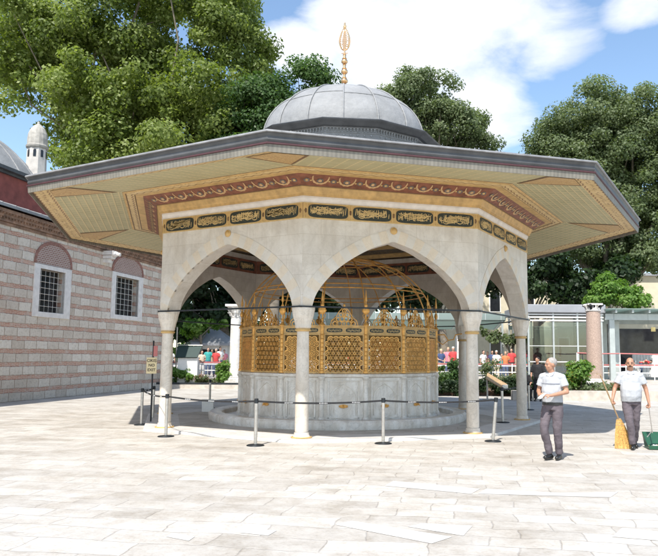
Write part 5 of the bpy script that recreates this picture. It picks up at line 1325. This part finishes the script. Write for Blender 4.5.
# broom
bp = Vector((4.87, 13.12, .52)); tp = hR + (hR - bp).normalized() * .62
bo = thing('straw_broom', 'long-handled broom with a wide yellow straw head held by the sweeper', 'broom', (4.95, 13.15, 0))
s = MB(); s.tube([bp - Vector((4.95, 13.15, 0)), tp - Vector((4.95, 13.15, 0))], .0135, 8); ob('handle', s, M['wood'], bo)
s = MB(); rnd = random.Random(9)
def brush(t): return (-.085 + .10 * t, -.02, .56 - .555 * t), (.035 + .145 * t ** .8, .03 + .035 * t)
oval_r = [brush(t / 6) for t in range(7)]
oval(s, [(c[0], c[1], c[2], r[0], r[1]) for c, r in oval_r], 20)
for _ in range(420):
    a = rnd.uniform(0, 2 * PI); t1 = rnd.uniform(.8, 1.01); t0 = rnd.uniform(0, .5); (c0, r0), (c1, r1) = brush(t0), brush(t1); k = rnd.uniform(.97, 1.07)
    s.tube([(c0[0] + r0[0] * k * math.cos(a), c0[1] + r0[1] * k * math.sin(a), c0[2]), (c1[0] + r1[0] * k * math.cos(a), c1[1] + r1[1] * k * math.sin(a), max(.004, c1[2]))], .0028, 3)
ob('straw_head', s, M['straw'], bo)
s = MB()
for t in (.03, .12, .22):
    c, r = brush(t); s.lathe([(1.05, -.008), (1.12, 0), (1.05, .008)], 20, M4=Matrix.Translation(c) @ Matrix.Diagonal((r[0], r[1], 1, 1)))
ob('binding', s, M['wood'], bo)
# dustpan
dp = thing('dustpan', 'dark green long-handled dustpan at the right edge', 'dustpan', (5.58, 13.1, 0), R_(-6))
s = MB(); s.tube([(-.11, -.05, .30), (hL.x - 5.58 - .0, hL.y - 13.1, .86)], .010, 8); s.tube([(-.2, -.02, .22), (-.12, -.04, .33), (.12, -.04, .33), (.2, -.02, .22)], .010, 8); ob('handle', s, M['steel'], dp)
s = MB()
a_ = [(-.20, -.16, .02), (.20, -.16, .02), (.20, .12, .02), (-.20, .12, .02)]; b_ = [(-.22, -.17, .08), (.22, -.17, .08), (.23, .17, .30), (-.23, .17, .30)]
s.add(a_ + b_, [(0, 1, 2, 3), (1, 5, 6, 2), (3, 2, 6, 7), (0, 3, 7, 4), (0, 4, 5, 1)]); 
o = ob('pan', s, M['greenplastic'], dp); sm_ = o.modifiers.new('t', 'SOLIDIFY'); sm_.thickness = .012
s = MB(); rnd = random.Random(3)
for _ in range(26): s.box((rnd.uniform(-.17, .17), rnd.uniform(-.13, .08), .045 + rnd.uniform(0, .03)), (rnd.uniform(.02, .09), rnd.uniform(.02, .06), .012), _ % 2, Matrix.Rotation(rnd.uniform(0, .1), 4, 'Z'))
ob('litter', s, [M['whitepaint'], M['straw']], dp)
# figures in black by the kerb
J = basej(hyaw=-20, sleeve=.98, wrR=(-.22, -.14, .93), elR=(-.25, .02, 1.13))
bm = person('standing figure in black clothes beyond the right column', None, J, (M['skin'], M['blackcloth'], M['blackcloth'], M['darkhair'], M['shoe']), .02, False)
bm.location = (6.85, 26.9, 0); bm.rotation_euler = (0, 0, R_(-30))
J = basej(head=(0, -.08, 1.19), neck=(0, -.05, 1.05), chest=(0, -.03, .84), pelvis=(0, .02, .50), shR=(-.18, -.04, .98), shL=(.18, -.04, .98), elR=(-.24, -.12, .74), elL=(.24, -.12, .74), wrR=(-.12, -.34, .64), wrL=(.12, -.34, .64),
          hipR=(-.09, 0, .48), hipL=(.09, 0, .48), knR=(-.13, -.44, .50), knL=(.13, -.44, .50), anR=(-.12, -.42, .10), anL=(.12, -.42, .10), hem=.47, waist=.6, sleeve=.98)
bm = person('figure in black seated on the stone kerb beside the standing one', None, J, (M['skin'], M['blackcloth'], M['blackcloth'], M['darkhair'], M['shoe']), .02, False)
bm.location = (6.5, 27.62, -.03)
# crowd on the terrace: four base figures, then copies
def cloth(name, c): 
    M[name] = pm(name, c, .85, var=.12, scale=8); return M[name]
cols = {n: cloth(n + '_cloth', c) for n, c in dict(red=(.55, .06, .06), pink=(.62, .22, .28), teal=(.05, .35, .33), white=(.68, .68, .66), navy=(.05, .08, .18), blue=(.22, .36, .55), orange=(.6, .2, .08), jeans=(.09, .12, .2), khaki=(.3, .26, .18), black=(.03, .03, .03), magenta=(.55, .06, .25), cream=(.62, .55, .42)).items()}
hat = pm('straw_hat', (.66, .55, .28), .8, var=.1)
protos = []
for i in range(4):
    J = [basej(), basej(wrR=(-.05, -.22, 1.05), wrL=(.08, -.2, 1.03), elR=(-.24, -.02, 1.12)), basej(long=1, wrR=(-.3, -.05, .9), elL=(.28, 0, 1.15), wrL=(.16, -.22, 1.2)), basej(knR=(-.1, -.14, .51), anR=(-.1, -.12, .1), anL=(.1, .14, .1), long=1)][i]
    protos.append((J, i))
crowd = [(-11.44, 40, 0.45, 10, 0, 'cream', 'khaki', 'brown', 0.89, 'visitor in cream top at the left edge of the left arch'), (-9.79, 40, 0.45, -60, 2, 'pink', 'magenta', 'brown', 0.96, 'visitor in pink top and magenta trousers in the left arch'), (-9.62, 41, 0.45, 30, 1, 'cream', 'white', 'dark', 0.9, 'dark-haired visitor in cream top beside the one in pink'), (-9.48, 42, 0.45, 15, 3, 'teal', 'jeans', 'dark', 1.01, 'visitor in teal top between cream and red tops'), (-8.67, 40.5, 0.45, -10, 0, 'red', 'jeans', 'grey', 0.97, 'visitor in red top at the left of the antique column'), (-8.95, 43, 0.45, 40, 1, 'white', 'jeans', 'dark', 1.05, 'visitor in white top close behind the red one, left of the antique column'), (-7.21, 41, 0.45, 0, 0, 'white', 'blue', 'grey', 0.97, 'visitor in white just right of the antique column'), (4.57, 40, 0.45, 20, 1, 'navy', 'khaki', 'hat', 1.0, 'visitor in navy wearing a yellow straw hat'), (5.11, 41, 0.45, -15, 2, 'pink', 'jeans', 'brown', 1.07, 'visitor in pink with brown hair next to the straw hat'), (5.28, 40, 0.45, 0, 0, 'red', 'khaki', 'white', 1.08, 'visitor in red with a white hat beside the white post'), (7.21, 41, 0.45, 30, 3, 'white', 'black', 'dark', 0.97, 'visitor in white top and black trousers right of the third column'), (7.8, 40, 0.45, -30, 1, 'white', 'cream', 'white', 0.96, 'visitor in white with white headcover'), (8.5, 42, 0.45, 20, 0, 'teal', 'jeans', 'dark', 0.87, 'visitor in bright teal top in the gap between right columns'), (8.33, 40, 0.45, 0, 2, 'orange', 'jeans', 'brown', 0.93, 'visitor in orange-red top beside the teal one'), (8.9, 41, 0.45, -20, 3, 'red', 'black', 'dark', 1.04, 'dark-haired visitor in red left of the fourth column'), (9.58, 43, 0.45, 10, 1, 'navy', 'jeans', 'dark', 0.98, 'visitor in navy right next to the fourth column'), (10.16, 41, 0.45, -20, 0, 'red', 'jeans', 'dark', 1.0, 'visitor in red right of the fourth column'), (10.97, 43, 0.45, 20, 1, 'black', 'jeans', 'dark', 1.08, 'visitor in black behind the red one, right of the fourth column'), (-0.66, 41, 0.45, 0, 2, 'red', 'jeans', 'dark', 0.9, 'visitor in red glimpsed through the fountain lattice'), (1.08, 41, 0.45, 10, 0, 'white', 'jeans', 'dark', 0.97, 'visitor in white glimpsed through the fountain lattice'), (2.16, 42, 0.45, -20, 1, 'blue', 'khaki', 'dark', 0.97, 'visitor in blue glimpsed through the right of the lattice'), (11.23, 41.4, 0.45, 40, 2, 'teal', 'khaki', 'grey', 0.9, 'visitor in teal inside the glass pavilion at left'), (13.29, 41.2, 0.45, -30, 0, 'white', 'jeans', 'dark', 1.04, 'visitor in white inside the glass pavilion behind the granite column'), (-12.04, 43, 0.45, 20, 0, 'white', 'jeans', 'dark', 0.94, 'visitor in white at the far left of the left arch, half behind the column'), (-11.16, 44, 0.45, -30, 1, 'navy', 'khaki', 'dark', 0.91, 'visitor in navy behind the dark green board'), (-9.68, 44, 0.45, 0, 2, 'khaki', 'jeans', 'brown', 0.95, 'visitor in khaki top at the back between teal and red tops'), (-8.9, 44, 0.45, 10, 3, 'pink', 'jeans', 'dark', 0.95, 'visitor in pink at the left edge of the antique column, at the back'), (-7.31, 43, 0.45, 20, 0, 'blue', 'jeans', 'dark', 0.98, 'visitor in blue right of the antique column, by the lattice screen'), (5.23, 44, 0.45, 0, 1, 'cream', 'jeans', 'dark', 0.95, 'visitor in cream at the back behind the straw-hatted one'), (8.0, 44, 0.45, 10, 2, 'pink', 'khaki', 'brown', 0.95, 'visitor in pink top at the back, right of the third column'), (8.13, 43, 0.45, -10, 3, 'navy', 'jeans', 'dark', 0.98, 'visitor in navy top halfway between third and fourth columns'), (9.35, 44, 0.45, 15, 0, 'cream', 'khaki', 'grey', 0.99, 'visitor in cream top behind the orange and red ones'), (9.61, 42, 0.45, 0, 1, 'white', 'jeans', 'dark', 0.97, 'visitor in white hidden mostly by the fourth column'), (10.28, 43, 0.45, -15, 2, 'magenta', 'black', 'dark', 0.98, 'visitor in magenta at the right side of the fourth column'), (4.41, 43, 0.45, 0, 3, 'orange', 'jeans', 'brown', 0.94, 'visitor in orange at the right edge of the lattice screen')]
first = {}
for (x, y, z, rz, base, sh, tr, hr, sc_, label) in crowd:
    if base not in first:
        p = person('x', 'visitors standing behind the red-taped barrier', protos[base][0], (M['skin2'], cols[sh], cols[tr], M['darkhair'], M['shoe']), .03, False); first[base] = p
    else: p = dup(first[base], (0, 0, 0))
    p['label'] = label; p.location = (x, y, z); p.rotation_euler = (0, 0, R_(rz)); p.scale = (sc_, sc_, sc_)
    hm = {'dark': M['darkhair'], 'grey': M['greyhair'], 'hat': hat, 'white': cols['white'], 'brown': M['wood'], 'teal': cols['teal']}[hr]
    for c in p.children:
        nm = c.name.split('.')[0]; m_ = {'shirt': cols[sh], 'trousers': cols[tr], 'hair': hm}.get(nm)
        if m_: c.material_slots[0].link = 'OBJECT'; c.material_slots[0].material = m_
J = basej(head=(0, -.62, 1.02), neck=(0, -.50, 1.04), chest=(0, -.32, 1.02), pelvis=(0, .0, .93), shR=(-.18, -.42, 1.04), shL=(.18, -.42, 1.04), elR=(-.2, -.48, .80), elL=(.2, -.48, .80), wrR=(-.12, -.55, .6), wrL=(.12, -.55, .6), hem=.93, hpitch=40)
for x, yv, m_, lab, rz in ((18.5, 45.6, 'red', 'figure in red shirt bending forward under the pergola', 70), (21.2, 45.8, 'black', 'figure in black bending forward at the right edge under the pergola', -70)):
    J['hem'] = .9
    p = person(lab, None, J, (M['skin2'], cols[m_], cols['jeans'] if m_ == 'red' else cols['black'], M['darkhair'], M['shoe']), .03, False); p.location = (x, yv, .33 + .12); p.rotation_euler = (0, 0, R_(rz))
